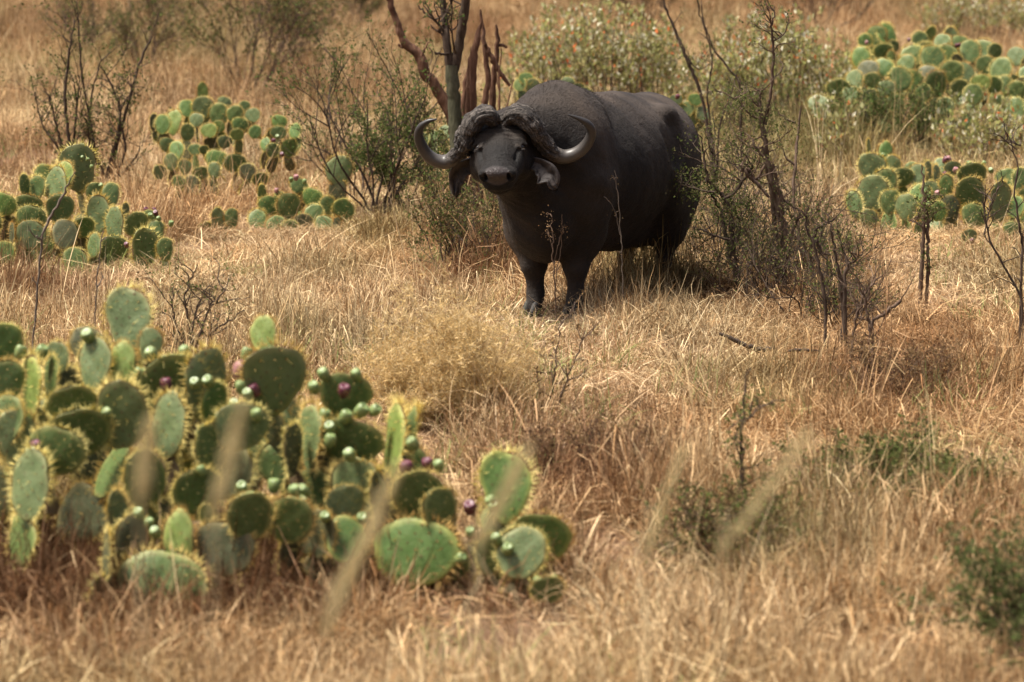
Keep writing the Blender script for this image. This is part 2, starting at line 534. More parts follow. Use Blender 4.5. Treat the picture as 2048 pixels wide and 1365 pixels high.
# nose pad skin
e_ = np.sqrt((hq[:, 1] / 0.084) ** 2 + ((hq[:, 2] - 0.022) / 0.062) ** 2 + (np.clip(0.515 - hq[:, 0], 0, 1) / 0.06) ** 2)
nose = np.clip((1.12 - e_) / 0.2, 0, 1) * (hq[:, 0] > 0.44) * inhead
pale = np.zeros(len(co))                                                  # thin greyish skin round the eyes and on the brow
for s in (-1, 1):
    pale += np.exp(-(((hq[:, 0] - 0.13) / 0.05) ** 2 + ((hq[:, 1] - s * 0.10) / 0.05) ** 2)) * inhead
    pale += 0.9 * np.exp(-(((hq[:, 0] - 0.222) / 0.016) ** 2 + ((hq[:, 1] - s * 0.122) / 0.035) ** 2)) * inhead
dust_and_light = np.clip((-0.5 - u) / 0.9, 0, 1) * np.clip((z - 0.85) / 0.4, 0, 1) + 0.75 * np.clip((z - 1.25) / 0.25, 0, 1)  # dust on rump and back; the pale top also stands for lit hair
dust_and_light = dust_and_light + 0.6 * np.clip((-0.16 - v) / 0.12, 0, 1) * np.clip((u + 0.3) / 0.2, 0, 1) * (1 - inhead)  # brown tint on the right chest, painted for its lit side
dust_and_light = dust_and_light * np.clip(0.3 + 2.2 * (fbm(u * 4 + v * 2, z * 4 - v, 61, 4) - 0.35), 0, 1.3)
leg_dust_shoulder_light = np.clip((0.75 - z) / 0.5, 0, 1) + 1.1 * np.exp(-((u - 0.02 - 0.25 * (1.1 - z)) / 0.16) ** 2) * np.clip((z - 0.5) / 0.3, 0, 1) * (v > 0)  # dust on the lower legs plus a painted lit edge of the shoulder
body_me.vertices.foreach_set('co', wco.astype(np.float32).ravel())
vfloat(body_me, 'face', np.clip(inhead * np.clip((hq[:, 0] - 0.16) / 0.06, 0, 1), 0, 0.9)); vfloat(body_me, 'nose', nose); vfloat(body_me, 'pale', pale); vfloat(body_me, 'dust_and_light', dust_and_light + 0.35 * leg_dust_shoulder_light)
body_me.polygons.foreach_set('use_smooth', np.ones(len(body_me.polygons), bool))
body_me.update()

M = Mat('buffalo_hide')
n1 = M.noise(2.2, 5, dist=0.4); n2 = M.noise(60, 3); n3 = M.noise(9, 4)
base = M.ramp(n1, [(0.30, (0.0023, 0.0017, 0.0015)), (0.52, (0.0070, 0.0051, 0.0043)), (0.72, (0.024, 0.0172, 0.0132))])
base = M.mix(M.math('MULTIPLY', n3, 0.35), base, (0.013, 0.0105, 0.0092))
base = M.mix(M.attr('face').outputs['Fac'], base, (0.0046, 0.0036, 0.0032))
dfac = M.math('MULTIPLY', M.attr('dust_and_light').outputs['Fac'], M.math('ADD', n1, 0.06), True)
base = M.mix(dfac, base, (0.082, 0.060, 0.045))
base = M.mix(M.math('MULTIPLY', M.attr('pale').outputs['Fac'], 0.7), base, (0.048, 0.036, 0.028))
base = M.mix(M.attr('nose').outputs['Fac'], base, (0.050, 0.041, 0.040))
rough = M.mix(M.attr('nose').outputs['Fac'], (0.66, 0.66, 0.66), (0.24, 0.24, 0.24))
M.put(M.bsdf, Base_Color=base, Roughness=rough)
M.bsdf.inputs['Specular IOR Level'].default_value = 0.20
M.bsdf.inputs['Sheen Weight'].default_value = 0.07
M.bsdf.inputs['Sheen Roughness'].default_value = 0.45
M.bsdf.inputs['Sheen Tint'].default_value = (0.55, 0.48, 0.43, 1)
vor = M.node('ShaderNodeTexVoronoi'); M.put(vor, Scale=130.0); M.l.new(M.tc.outputs['Object'], vor.inputs['Vector'])
wr = M.noise(26, 5, dist=1.6, rough=0.7)
bp = M.bump(n2, 0.6, 0.008); bp = M.bump(wr, 0.7, 0.018, bp); bp = M.bump(vor.outputs['Distance'], 0.25, 0.004, bp); bp = M.bump(n3, 0.35, 0.012, bp)
M.l.new(bp, M.bsdf.inputs['Normal'])
M_HIDE = M.m
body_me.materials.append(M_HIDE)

buffalo = thing('buffalo', 'black buffalo bull with heavy curled horns standing in dry grass staring out', 'buffalo', BO)
def under(o, parent=buffalo):
    o.parent = parent
    o.matrix_parent_inverse = Matrix.Translation(parent.location).inverted()
    return o
body_o = under(link('body', body_me))

# hair along the crest and a thin coat: many thin blades
def hair_mesh(name, roots, dirs, lens, width):
    n = len(roots)
    side = np.cross(dirs, rng.normal(size=(n, 3))); side /= np.linalg.norm(side, axis=1)[:, None] + 1e-9
    tip = roots + dirs * lens[:, None]
    mid = roots + dirs * lens[:, None] * 0.55 + np.array((0, 0, -1.0)) * lens[:, None] * 0.06
    tip = tip + np.array((0, 0, -1.0)) * lens[:, None] * 0.18
    V = np.stack([roots - side * width, roots + side * width, mid + side * width * .6, tip, mid - side * width * .6], 1).reshape(-1, 3)
    b = np.arange(n)[:, None] * 5
    q = np.concatenate([b, b + 1, b + 2, b + 4], 1); t = np.concatenate([b + 4, b + 2, b + 3], 1)
    return fast_mesh(name, V, np.concatenate([q.ravel(), t.ravel()]), np.concatenate([np.full(n, 4), np.full(n, 3)]))
crest = (z > 1.30) & (u > -0.75) & (u < 0.62) & (nrm[:, 2] > 0.35) & (inhead < 0.3)
ci = rng.choice(np.nonzero(crest)[0], 5200)
hd = nrm[ci] * 0.55 + np.array((-0.75, 0, 0.25)) + rng.normal(size=(len(ci), 3)) * 0.28
hd /= np.linalg.norm(hd, axis=1)[:, None]
near = np.exp(-(v[ci] / 0.10) ** 2)
ln = (0.016 + 0.032 * near * np.clip((u[ci] + 0.75) / 0.5, 0, 1)) * rng.uniform(0.5, 1.3, len(ci))
M = Mat('buffalo_hair')
hm = M.leafy(M.ramp(M.noise(14, 2), [(0.3, (0.012, 0.010, 0.0085)), (0.7, (0.075, 0.062, 0.052))]), 0.12)
mane_me = hair_mesh('mane', b2w(co[ci]), hd @ BM, ln, 0.0009); mane_me.materials.append(hm)
tag(under(link('mane', mane_me)), kind='stuff')
coat = np.nonzero((inhead < 0.2) & (z > 0.35))[0]
ci = rng.choice(coat, 14000)
hd = nrm[ci] * 0.22 + np.array((-0.6, 0, -0.45)) + rng.normal(size=(len(ci), 3)) * 0.2
hd /= np.linalg.norm(hd, axis=1)[:, None]
coat_me = hair_mesh('coat_hair', b2w(co[ci]), hd @ BM, rng.uniform(0.010, 0.022, len(ci)), 0.0009); coat_me.materials.append(hm)
tag(under(link('coat_hair', coat_me)), kind='stuff')

# eyes
def uv_sphere(c, r, seg=20, rings=12):
    th = np.linspace(0, math.pi, rings + 1); ph = np.linspace(0, 2 * math.pi, seg, endpoint=False)
    V = np.stack([np.outer(np.sin(th), np.cos(ph)), np.outer(np.sin(th), np.sin(ph)), np.outer(np.cos(th), np.ones(seg))], -1).reshape(-1, 3)
    f = []
    for i in range(rings):
        for j in range(seg):
            f.append((i * seg + j, (i + 1) * seg + j, (i + 1) * seg + (j + 1) % seg, i * seg + (j + 1) % seg))
    return V * r + c, f
M = Mat('eye_wet'); M.put(M.bsdf, Base_Color=(0.012, 0.008, 0.006, 1), Roughness=0.16); M_EYE = M.m
for s in (-1, 1):
    ev, ef = uv_sphere(np.zeros(3), 0.024)
    under(mesh_obj('eye', h2w(ev + np.array((0.203, s * 0.130, 0.012))), ef, M_EYE))

# horns: centre line and half-widths read along the horn; boss rough, hook smooth, tip dark
def noise3(p, seed): return fbm(p[:, 0] + 0.7 * p[:, 2], p[:, 1] - 0.6 * p[:, 2], seed, 3) - 0.5
M = Mat('horn_keratin')
along = M.attr('along').outputs['Fac']
nz = M.noise(34, 6, dist=1.5, rough=0.68); nf = M.noise(9, 4)
roughcol = M.ramp(nz, [(0.36, (0.020, 0.015, 0.012)), (0.48, (0.085, 0.069, 0.058)), (0.62, (0.23, 0.195, 0.168))])
smoothcol = M.ramp(along, [(0.45, (0.060, 0.052, 0.046)), (0.62, (0.080, 0.071, 0.064)), (0.74, (0.034, 0.030, 0.028)), (1.0, (0.014, 0.0125, 0.012))])
smoothcol = M.mix(M.math('MULTIPLY', nf, 0.5), smoothcol, (0.05, 0.043, 0.038))
sel = M.math('MULTIPLY', M.math('SUBTRACT', M.math('ADD', along, M.math('MULTIPLY', M.math('SUBTRACT', nf, 0.5), 0.12)), 0.44), 14.0, True)
M.put(M.bsdf, Base_Color=M.mix(sel, roughcol, smoothcol), Roughness=M.mix(sel, (0.75,) * 3, (0.42,) * 3))
M.bsdf.inputs['Specular IOR Level'].default_value = 0.4
bstr = M.math('SUBTRACT', 1.0, M.math('MULTIPLY', sel, 0.9))
fibn = M.noise(5.0, 6, vec=M.attr('hornuv').outputs['Vector'], rough=0.7, dist=0.8)
roughcol = M.mix(M.math('MULTIPLY', M.math('SUBTRACT', 0.56, fibn), 5.0, True), roughcol, (0.020, 0.015, 0.012))
M.l.new(M.mix(sel, roughcol, smoothcol), M.bsdf.inputs['Base Color'])
crk = M.node('ShaderNodeTexVoronoi', feature='DISTANCE_TO_EDGE'); M.put(crk, Scale=4.2); M.l.new(M.attr('hornuv').outputs['Vector'], crk.inputs['Vector'])
crf = M.math('SUBTRACT', 1.0, M.math('MULTIPLY', crk.outputs['Distance'], 9.0), True)
roughcol = M.mix(M.math('MULTIPLY', crf, 0.8), roughcol, (0.012, 0.009, 0.007))
M.l.new(M.mix(sel, roughcol, smoothcol), M.bsdf.inputs['Base Color'])
b1 = M.bump(nz, 1.0, 0.016); b1 = M.bump(fibn, 1.0, 0.02, b1); b1 = M.bump(M.math('MULTIPLY', crf, -1.0), 0.8, 0.015, b1)
nd = M.node('ShaderNodeMix', data_type='VECTOR'); M.l.new(sel, nd.inputs[0]); M.l.new(b1, nd.inputs[4])
gm = M.node('ShaderNodeNewGeometry'); M.l.new(gm.outputs['Normal'], nd.inputs[5])
M.l.new(nd.outputs[1], M.bsdf.inputs['Normal'])
M_HORN = M.m
HY = 21.44
# px, py, depth offset, half width across the picture (m), half thickness in depth (m)
horn_l = [(992, 241, .05, .036, .05), (979, 233, .01, .062, .08), (960, 234, -.01, .073, .09), (941, 254, .01, .066, .09), (931, 279, .05, .060, .08),
          (918, 305, .10, .053, .066), (896, 323, .13, .050, .056), (874, 322, .13, .046, .050), (855, 310, .11, .042, .044), (843, 291, .08, .037, .038),
          (837, 270, .05, .031, .031), (842, 254, .02, .024, .024), (855, 244, .0, .016, .016), (866, 240.5, -.01, .010, .010), (874, 239, -.015, .004, .004)]
horn_r = [(1012, 240, .05, .036, .05), (1026, 232, .01, .062, .08), (1045, 233, -.01, .073, .09), (1065, 252, .01, .067, .09), (1078, 275, .05, .061, .08),
          (1095, 298, .10, .054, .066), (1121, 313, .13, .050, .056), (1143, 311, .13, .046, .050), (1163, 300, .11, .042, .044), (1177, 283, .08, .037, .038),
          (1183, 264, .05, .032, .032), (1176, 249, .02, .026, .026), (1162, 240, .0, .018, .018), (1148, 234, -.01, .011, .011), (1136, 230, -.015, .004, .004)]
def make_horn(tab, seed):
    a = smooth_line(np.array([(*at(px, py, HY + dy), w, t) for px, py, dy, w, t in tab]), 110)
    c, w, t = a[:, :3], np.maximum(a[:, 3], 0.002), np.maximum(a[:, 4], 0.002)
    tg = np.gradient(c, axis=0); tg /= np.linalg.norm(tg, axis=1)[:, None]
    dep = np.array((0, 1.0, -0.1)); dep = dep - tg * (tg @ dep)[:, None]; dep /= np.linalg.norm(dep, axis=1)[:, None]
    sd = np.cross(tg, dep)
    ns = 40; an = np.linspace(0, 2 * math.pi, ns, endpoint=False)
    V = c[:, None] + w[:, None, None] * np.cos(an)[None, :, None] * sd[:, None] + t[:, None, None] * np.sin(an)[None, :, None] * dep[:, None]
    al = np.repeat(np.linspace(0, 1, 110), ns)
    V = V.reshape(-1, 3); out = (V - np.repeat(c, ns, 0)); out /= np.linalg.norm(out, axis=1)[:, None] + 1e-9
    rough_ = np.clip((0.50 - al) / 0.1, 0, 1)
    V = V + out * (rough_ * (0.044 * noise3(V * 13, seed) + 0.034 * noise3(V * 36, seed + 3)))[:, None]
    fib = fbm(np.tile(an, 110) * 7 + 1.5 * noise3(V * 9, seed + 5), al * 9, seed + 9, 3) - 0.5          # flaking plates that run along the horn
    V = V + out * (rough_ * 0.045 * (0.12 - np.abs(fib)))[:, None]
    i = np.arange(109)[:, None] * ns; j = np.arange(ns)[None]; j2 = (j + 1) % ns
    q = np.stack([i + j, i + j2, i + ns + j2, i + ns + j], -1).reshape(-1, 4)
    me = fast_mesh('horn', V, q.ravel(), np.full(len(q), 4))
    me.polygons.foreach_set('use_smooth', np.ones(len(q), bool))
    vfloat(me, 'along', al)
    at_ = me.attributes.new('hornuv', 'FLOAT_VECTOR', 'POINT')
    at_.data.foreach_set('vector', np.stack([al * 1.3, np.tile(np.sin(an) * 1.1, 110), np.tile(np.cos(an) * 1.1, 110)], -1).astype(np.float32).ravel())
    me.materials.append(M_HORN)
    return me
under(link('horn', make_horn(horn_l, 3))); under(link('horn', make_horn(horn_r, 8)))
# coarse hair of the poll in the gap between the bosses
pr = h2w(np.stack([rng.uniform(-0.07, 0.10, 900), rng.normal(0, 0.022, 900), rng.uniform(0.07, 0.095, 900)], -1))
pd = HA * 0.7 + HN * 0.5 + rng.normal(size=(900, 3)) * 0.25; pd /= np.linalg.norm(pd, axis=1)[:, None]
M = Mat('poll_hair'); pm = M.leafy((0.075, 0.055, 0.042), 0.15)
tuft_me = hair_mesh('poll_hair', pr, pd, rng.uniform(0.02, 0.045, 900), 0.0016); tuft_me.materials.append(pm)
tag(under(link('poll_hair', tuft_me)), kind='stuff')

# ears: cupped, ragged lower edge
M = Mat('ear_skin')
ec = M.ramp(M.noise(16, 4), [(0.3, (0.014, 0.010, 0.009)), (0.7, (0.056, 0.042, 0.036))])
M.put(M.bsdf, Base_Color=ec, Roughness=0.7); M.l.new(M.bump(M.noise(70, 3), 0.5, 0.006), M.bsdf.inputs['Normal'])
M_EAR = M.m
def make_ear(top, low, sgn, seed):
    r = np.random.default_rng(seed)
    n, m = 60, 12
    A = smooth_line(np.array([at(px, py, 21.62 + dy) for px, py, dy in top]), n)
    B = smooth_line(np.array([at(px, py, 21.62 + dy) for px, py, dy in low]), n)
    t = np.linspace(0, 1, n)
    rag = 0.92 + 0.08 * np.sin(t * 19 + seed) + 0.32 * (fbm(t * 11, t * 0 + seed, seed, 3) - 0.35)
    rag = np.where(t < 0.3, 1.0, rag)
    s = np.linspace(0, 1, m)
    V = A[:, None] + (B - A)[:, None] * (s[None, :, None] * rag[:, None, None])
    V[..., 1] += 0.055 * np.sin(s * math.pi)[None] * np.sin(np.clip(t * 1.1, 0, 1) * math.pi)[:, None]
    V[..., 1] += (0.012 * np.sin(s * 14 + 2))[None] * t[:, None]
    q = [(i * m + j, i * m + j + 1, (i + 1) * m + j + 1, (i + 1) * m + j) for i in range(n - 1) for j in range(m - 1)]
    o = under(mesh_obj('ear', V.reshape(-1, 3), q, M_EAR))
    md = o.modifiers.new('thickness', 'SOLIDIFY'); md.thickness = 0.010; md.offset = 0
    k = r.integers(int(n * .45), n, 260)
    roots = V[k, m - 2] + r.normal(size=(260, 3)) * 0.006
    d = np.array((sgn * 0.25, -0.1, -0.9)) + r.normal(size=(260, 3)) * 0.3; d /= np.linalg.norm(d, axis=1)[:, None]
    f_me = hair_mesh('ear_fringe', roots, d, r.uniform(0.012, 0.035, 260), 0.0016); f_me.materials.append(hm)
    f = link('ear_fringe', f_me, o); f['kind'] = 'stuff'
    return o
make_ear([(948, 314, 0), (930, 320, -.02), (914, 328, -.03), (903, 338, -.02), (898, 352, .0), (900, 372, .02), (906, 390, .03)],
         [(952, 330, 0), (945, 342, -.01), (938, 352, -.02), (931, 362, -.02), (925, 372, .0), (919, 383, .02), (913, 393, .03)], -1, 4)
make_ear([(1056, 312, -.1), (1078, 317, -.2), (1094, 323, -.24), (1108, 331, -.26), (1117, 344, -.26), (1119, 358, -.25), (1116, 371, -.24)],
         [(1056, 326, -.1), (1064, 341, -.21), (1070, 352, -.24), (1078, 362, -.26), (1089, 370, -.28), (1101, 376, -.27), (1112, 379, -.25)], 1, 9)

# hooves and tail
M = Mat('hoof_horn'); M.put(M.bsdf, Base_Color=M.ramp(M.noise(30, 3), [(0.3, (0.012, 0.010, 0.009)), (0.7, (0.036, 0.029, 0.024))]), Roughness=0.75); M_HOOF = M.m
for (fu, fv) in ((0.03, -0.155), (0.03, 0.155), (-1.52, -0.20), (-1.30, 0.20)):
    V = []; F = []
    for side in (-1, 1):
        b0 = len(V)
        for k, (zz, sc, fo) in enumerate(((0.0, 1.0, .035), (0.03, 0.96, .025), (0.075, 0.80, .0), (0.095, 0.6, -.01))):
            for a in np.linspace(0, 2 * math.pi, 12, endpoint=False):
                V.append((fu + fo + 0.074 * sc * math.cos(a) - 0.0, fv + side * 0.031 + 0.032 * sc * math.sin(a), zz + 0.012))
        for k in range(3):
            for j in range(12):
                F.append((b0 + k * 12 + j, b0 + k * 12 + (j + 1) % 12, b0 + (k + 1) * 12 + (j + 1) % 12, b0 + (k + 1) * 12 + j))
        F.append(tuple(b0 + 36 + j for j in range(12))); F.append(tuple(b0 + 11 - j for j in range(12)))
    under(mesh_obj('hoof', b2w(np.array(V)), F, M_HOOF))
tl = smooth_line(np.array([(-1.80, 0, 1.24, .045), (-1.90, 0.01, 1.08, .034), (-1.92, 0.03, .85, .026), (-1.90, .05, .62, .020), (-1.90, .06, .5, .03), (-1.90, .07, .36, .012)]), 24)
tb = Tubes(); tb.add(b2w(tl[:, :3]), tl[:, 3], 8); under(tb.build('tail', M_HIDE))
# ------------------------------------------------------------------ the ground
M = Mat('dry_soil')
c1 = M.ramp(M.noise(0.9, 5), [(0.3, (0.085, 0.040, 0.022)), (0.55, (0.145, 0.075, 0.042)), (0.75, (0.20, 0.115, 0.068))])
c2 = M.ramp(M.noise(26, 5, rough=0.7), [(0.35, (0.10, 0.055, 0.032)), (0.7, (0.27, 0.185, 0.112))])
M.put(M.bsdf, Base_Color=M.mix(0.45, c1, c2), Roughness=0.95)
M.bsdf.inputs['Specular IOR Level'].default_value = 0.1
M.l.new(M.bump(M.noise(40, 6, rough=0.7), 0.9, 0.03), M.bsdf.inputs['Normal'])
M_SOIL = M.m
gxs = np.unique(np.concatenate([np.linspace(-16, 16, 129), np.linspace(-700, -16, 30), np.linspace(16, 700, 30)]))
gys = np.unique(np.concatenate([np.linspace(-60, 0, 12), np.linspace(0, 45, 181), np.linspace(45, 260, 100), np.linspace(260, 1500, 20)]))
GX, GY = np.meshgrid(gxs, gys, indexing='xy')
gv = np.stack([GX, GY, gz(GX, GY)], -1).reshape(-1, 3)
nx_ = len(gxs); i = np.arange(len(gys) - 1)[:, None] * nx_; j = np.arange(nx_ - 1)[None]
gq = np.stack([i + j, i + j + 1, i + nx_ + j + 1, i + nx_ + j], -1).reshape(-1, 4)
gme = fast_mesh('ground', gv, gq.ravel(), np.full(len(gq), 4))
gme.polygons.foreach_set('use_smooth', np.ones(len(gq), bool)); gme.materials.append(M_SOIL)
tag(link('ground', gme), kind='structure')
# ------------------------------------------------------------------ prickly pears
def pad_material(name, lo, hi, edge, spec):
    M = Mat(name)
    rnd = M.node('ShaderNodeObjectInfo').outputs['Random']
    nz = M.noise(9, 4); ns = M.noise(38, 3)
    col = M.ramp(nz, [(0.3, lo), (0.7, hi)])
    col = M.mix(M.math('MULTIPLY', rnd, 0.55), col, tuple(0.75 * a + 0.006 for a in lo))
    col = M.mix(M.math('MULTIPLY', M.math('SUBTRACT', ns, 0.52), 2.2, True), col, (0.165, 0.155, 0.075))
    scar = M.noise(5.5, 5, rough=0.75, dist=1.2)
    col = M.mix(M.math('MULTIPLY', M.math('SUBTRACT', scar, 0.63), 9.0, True), col, (0.19, 0.145, 0.085))
    col = M.mix(M.math('MULTIPLY', M.attr('rim').outputs['Fac'], 0.92), col, edge)
    col = M.mix(M.attr('areole').outputs['Fac'], col, (0.10, 0.045, 0.020))
    d = M.node('ShaderNodeBsdfTranslucent'); M.l.new(col, d.inputs['Color'])
    M.put(M.bsdf, Base_Color=col, Roughness=0.48)
    M.bsdf.inputs['Specular IOR Level'].default_value = spec
    M.l.new(M.bump(M.noise(24, 4), 0.35, 0.01), M.bsdf.inputs['Normal'])
    mx = M.node('ShaderNodeMixShader'); mx.inputs[0].default_value = 0.10
    M.l.new(M.bsdf.outputs[0], mx.inputs[1]); M.l.new(d.outputs[0], mx.inputs[2]); M.l.new(mx.outputs[0], M.out.inputs['Surface'])
    return M.m
PM = {'y': pad_material('pad_young', (0.130, 0.190, 0.035), (0.220, 0.275, 0.070), (0.36, 0.36, 0.11), 0.35),
      'm': pad_material('pad_mature', (0.068, 0.116, 0.027), (0.135, 0.185, 0.054), (0.30, 0.30, 0.10), 0.4),
      'b': pad_material('pad_waxy', (0.098, 0.145, 0.050), (0.172, 0.215, 0.086), (0.27, 0.27, 0.11), 0.45),
      'o': pad_material('pad_old', (0.058, 0.070, 0.030), (0.105, 0.105, 0.050), (0.22, 0.19, 0.08), 0.3),
      'd': pad_material('pad_dead', (0.120, 0.080, 0.045), (0.210, 0.150, 0.090), (0.22, 0.16, 0.09), 0.2),
      'g': pad_material('pad_bright', (0.068, 0.135, 0.024), (0.125, 0.200, 0.048), (0.33, 0.34, 0.09), 0.4)}
M = Mat('cactus_spine'); M_SPINE = M.leafy(M.ramp(M.node('ShaderNodeObjectInfo').outputs['Random'], [(0, (0.85, 0.76, 0.32)), (0.6, (0.78, 0.64, 0.24)), (1, (0.60, 0.40, 0.14))]), 0.4)

def pad_outline(ph, ob):
    z = 0.5 * (1 - np.cos(ph))
    x = 0.5 * np.sin(ph) * (1 + ob * (-np.cos(ph)))
    return x, z

def make_pad(ratio, seed):
    """unit-height pad standing on its base in XZ, thickness along Y, with its areoles and spines"""
    r = np.random.default_rng(seed)
    ob = r.uniform(0.12, 0.28)
    na, nr = 30, 7
    ph = np.linspace(0, 2 * math.pi, na, endpoint=False)
    ox, oz = pad_outline(ph, ob)
    wob = 1 + 0.05 * np.sin(ph * 2 + seed * 1.7) + 0.045 * np.sin(ph * 3 + seed) + 0.022 * np.sin(ph * 7 + seed * 2) + 0.012 * np.sin(ph * 11 + seed * 3)
    ox = ox * wob * ratio; oz = 0.5 + (oz - 0.5) * wob
    bend, twist, T = r.uniform(-0.16, 0.16), r.uniform(-0.15, 0.15), r.uniform(0.030, 0.044)
    def surf(rho, x, z, side):
        th = T * np.sqrt(np.clip(1 - rho ** 3.2, 0, 1)) * (1.15 - 0.35 * z)
        y0 = bend * (x / ratio) ** 2 + bend * 0.5 * (z - 0.5) ** 2 + twist * (x / ratio) * (z - 0.3)
        y0 = y0 + 0.010 * np.sin(x * 13 + seed) * np.sin(z * 11 + 2 * seed)
        return y0 + side * th
    V = []; rim = []
    rhos = np.sin(np.linspace(0, math.pi / 2, nr + 1))[1:]
    for side in (1, -1):
        V.append([(0, surf(0.0, np.zeros(1), np.array([0.5]), side)[0], 0.5)]); rim.append([0])
        for k, rho in enumerate(rhos[:-1] if side < 0 else rhos):
            x = ox * rho; z = 0.5 + (oz - 0.5) * rho
            V.append(np.stack([x, surf(np.full(na, rho), x, z, side), z], -1)); rim.append(np.full(na, max(0, (rho - 0.80) / 0.20)))
    V = np.concatenate([np.asarray(a) for a in V]); rim = np.concatenate([np.asarray(a, float) for a in rim])
    F = []
    f0 = 1
    for j in range(na): F.append((0, f0 + j, f0 + (j + 1) % na))
    for k in range(nr - 1):
        for j in range(na):
            F.append((f0 + k * na + j, f0 + (k + 1) * na + j, f0 + (k + 1) * na + (j + 1) % na, f0 + k * na + (j + 1) % na))
    b0 = 1 + nr * na; b1 = b0 + 1
    outer = f0 + (nr - 1) * na
    for j in range(na): F.append((b0, b1 + (j + 1) % na, b1 + j))
    for k in range(nr - 1):
        A = b1 + k * na; B = b1 + (k + 1) * na if k < nr - 2 else outer
        for j in range(na): F.append((A + j, A + (j + 1) % na, B + (j + 1) % na, B + j))
    # areoles on a slanting grid, both faces, and along the rim
    pts = []
    sp = 0.155
    for a in range(-6, 7):
        for b in range(0, 9):
            x = (a + 0.5 * (b % 2)) * sp * 1.15; z = 0.10 + b * sp * 0.74
            x += r.normal() * 0.012; z += r.normal() * 0.012
            cph = np.arctan2(x / ratio, -(z - 0.5))
            px_, pz_ = pad_outline(np.array([cph % (2 * math.pi)]), ob)
            lim = math.hypot(px_[0] * ratio, pz_[0] - 0.5)
            rho = math.hypot(x, z - 0.5) / lim
            if rho < 0.86:
                for side in (1, -1):
                    y = surf(np.array([rho]), np.array([x]), np.array([z]), side)[0]
                    n = np.array((x * 0.5, side * 1.0, (z - 0.5) * 0.5))
                    pts.append((np.array((x, y, z)), n / np.linalg.norm(n), 0))
    nrim = 58
    for k in range(nrim):
        p = 2 * math.pi * (k + 0.5) / nrim
        if abs(p - math.pi) > 2.55: continue
        x, z = pad_outline(np.array([p]), ob); x = x[0] * ratio; z = z[0]
        y = surf(np.array([1.0]), np.array([x]), np.array([z]), 1)[0]
        n = np.array((x / ratio, r.normal() * 0.25, z - 0.5)); pts.append((np.array((x, y, z)) * 0.99, n / np.linalg.norm(n), 1))
    P = np.array([p for p, _, _ in pts])
    # swell and darken the hide at the areoles
    me = bpy.data.meshes.new('pad')
    me.from_pydata(V.tolist(), [], F); me.polygons.foreach_set('use_smooth', np.ones(len(F), bool)); me.update()
    vfloat(me, 'rim', rim); vfloat(me, 'areole', np.zeros(len(V)))
    sv = []; sf = []; n0 = 0
    av = []; af = []; m0 = 0
    for p, n, isr in pts:
        if not isr and r.random() < .35: k = 0
        else: k = r.integers(3, 7) if isr else r.integers(1, 3)
        for _ in range(k):
            d = n * (1.0 if isr else .75) + r.normal(size=3) * (0.42 if isr else 0.6); d /= np.linalg.norm(d)
            if d @ n < 0.2: d = n
            L = r.uniform(0.08, 0.20) * (1.0 if isr else 0.75); w = r.uniform(0.0060, 0.0095) if isr else r.uniform(0.0040, 0.0062)
            s = np.cross(d, (0.3, 0.5, 0.8)); s /= np.linalg.norm(s); t = np.cross(d, s)
            q = [p - d * 0.004 + w * s, p - d * 0.004 + w * (-0.5 * s + 0.87 * t), p - d * 0.004 + w * (-0.5 * s - 0.87 * t), p + d * L]
            sv += q; sf += [(n0, n0 + 1, n0 + 3), (n0 + 1, n0 + 2, n0 + 3), (n0 + 2, n0, n0 + 3)]; n0 += 4
        s = np.cross(n, (0.3, 0.5, 0.8)); s /= np.linalg.norm(s); t = np.cross(n, s)
        rr = 0.019
        av += [p + n * 0.007] + [p - n * 0.003 + rr * (math.cos(a) * s + math.sin(a) * t) for a in (0, 1.05, 2.1, 3.14, 4.19, 5.24)]
        af += [(m0, m0 + 1 + i, m0 + 1 + (i + 1) % 6) for i in range(6)]; m0 += 7
    sme = bpy.data.meshes.new('spines'); sme.from_pydata([tuple(a) for a in sv + av], [], sf + [tuple(n0 + q for q in f) for f in af]); sme.update()
    sme.materials.append(M_SPINE); sme.materials.append(M_AREOLE)
    sme.polygons.foreach_set('material_index', np.array([0] * len(sf) + [1] * len(af), np.int32))
    me.materials.append(None)
    return me, sme
M = Mat('areole_wool'); M.put(M.bsdf, Base_Color=(0.085, 0.038, 0.018, 1), Roughness=0.9); M_AREOLE = M.m
PAD_RATIOS = [0.50, 0.58, 0.58, 0.66, 0.66, 0.66, 0.74, 0.74, 0.74, 0.82, 0.82, 0.82, 0.90, 0.90, 0.98, 1.08]
PADS = [make_pad(a, 10 + i) for i, a in enumerate(PAD_RATIOS)]

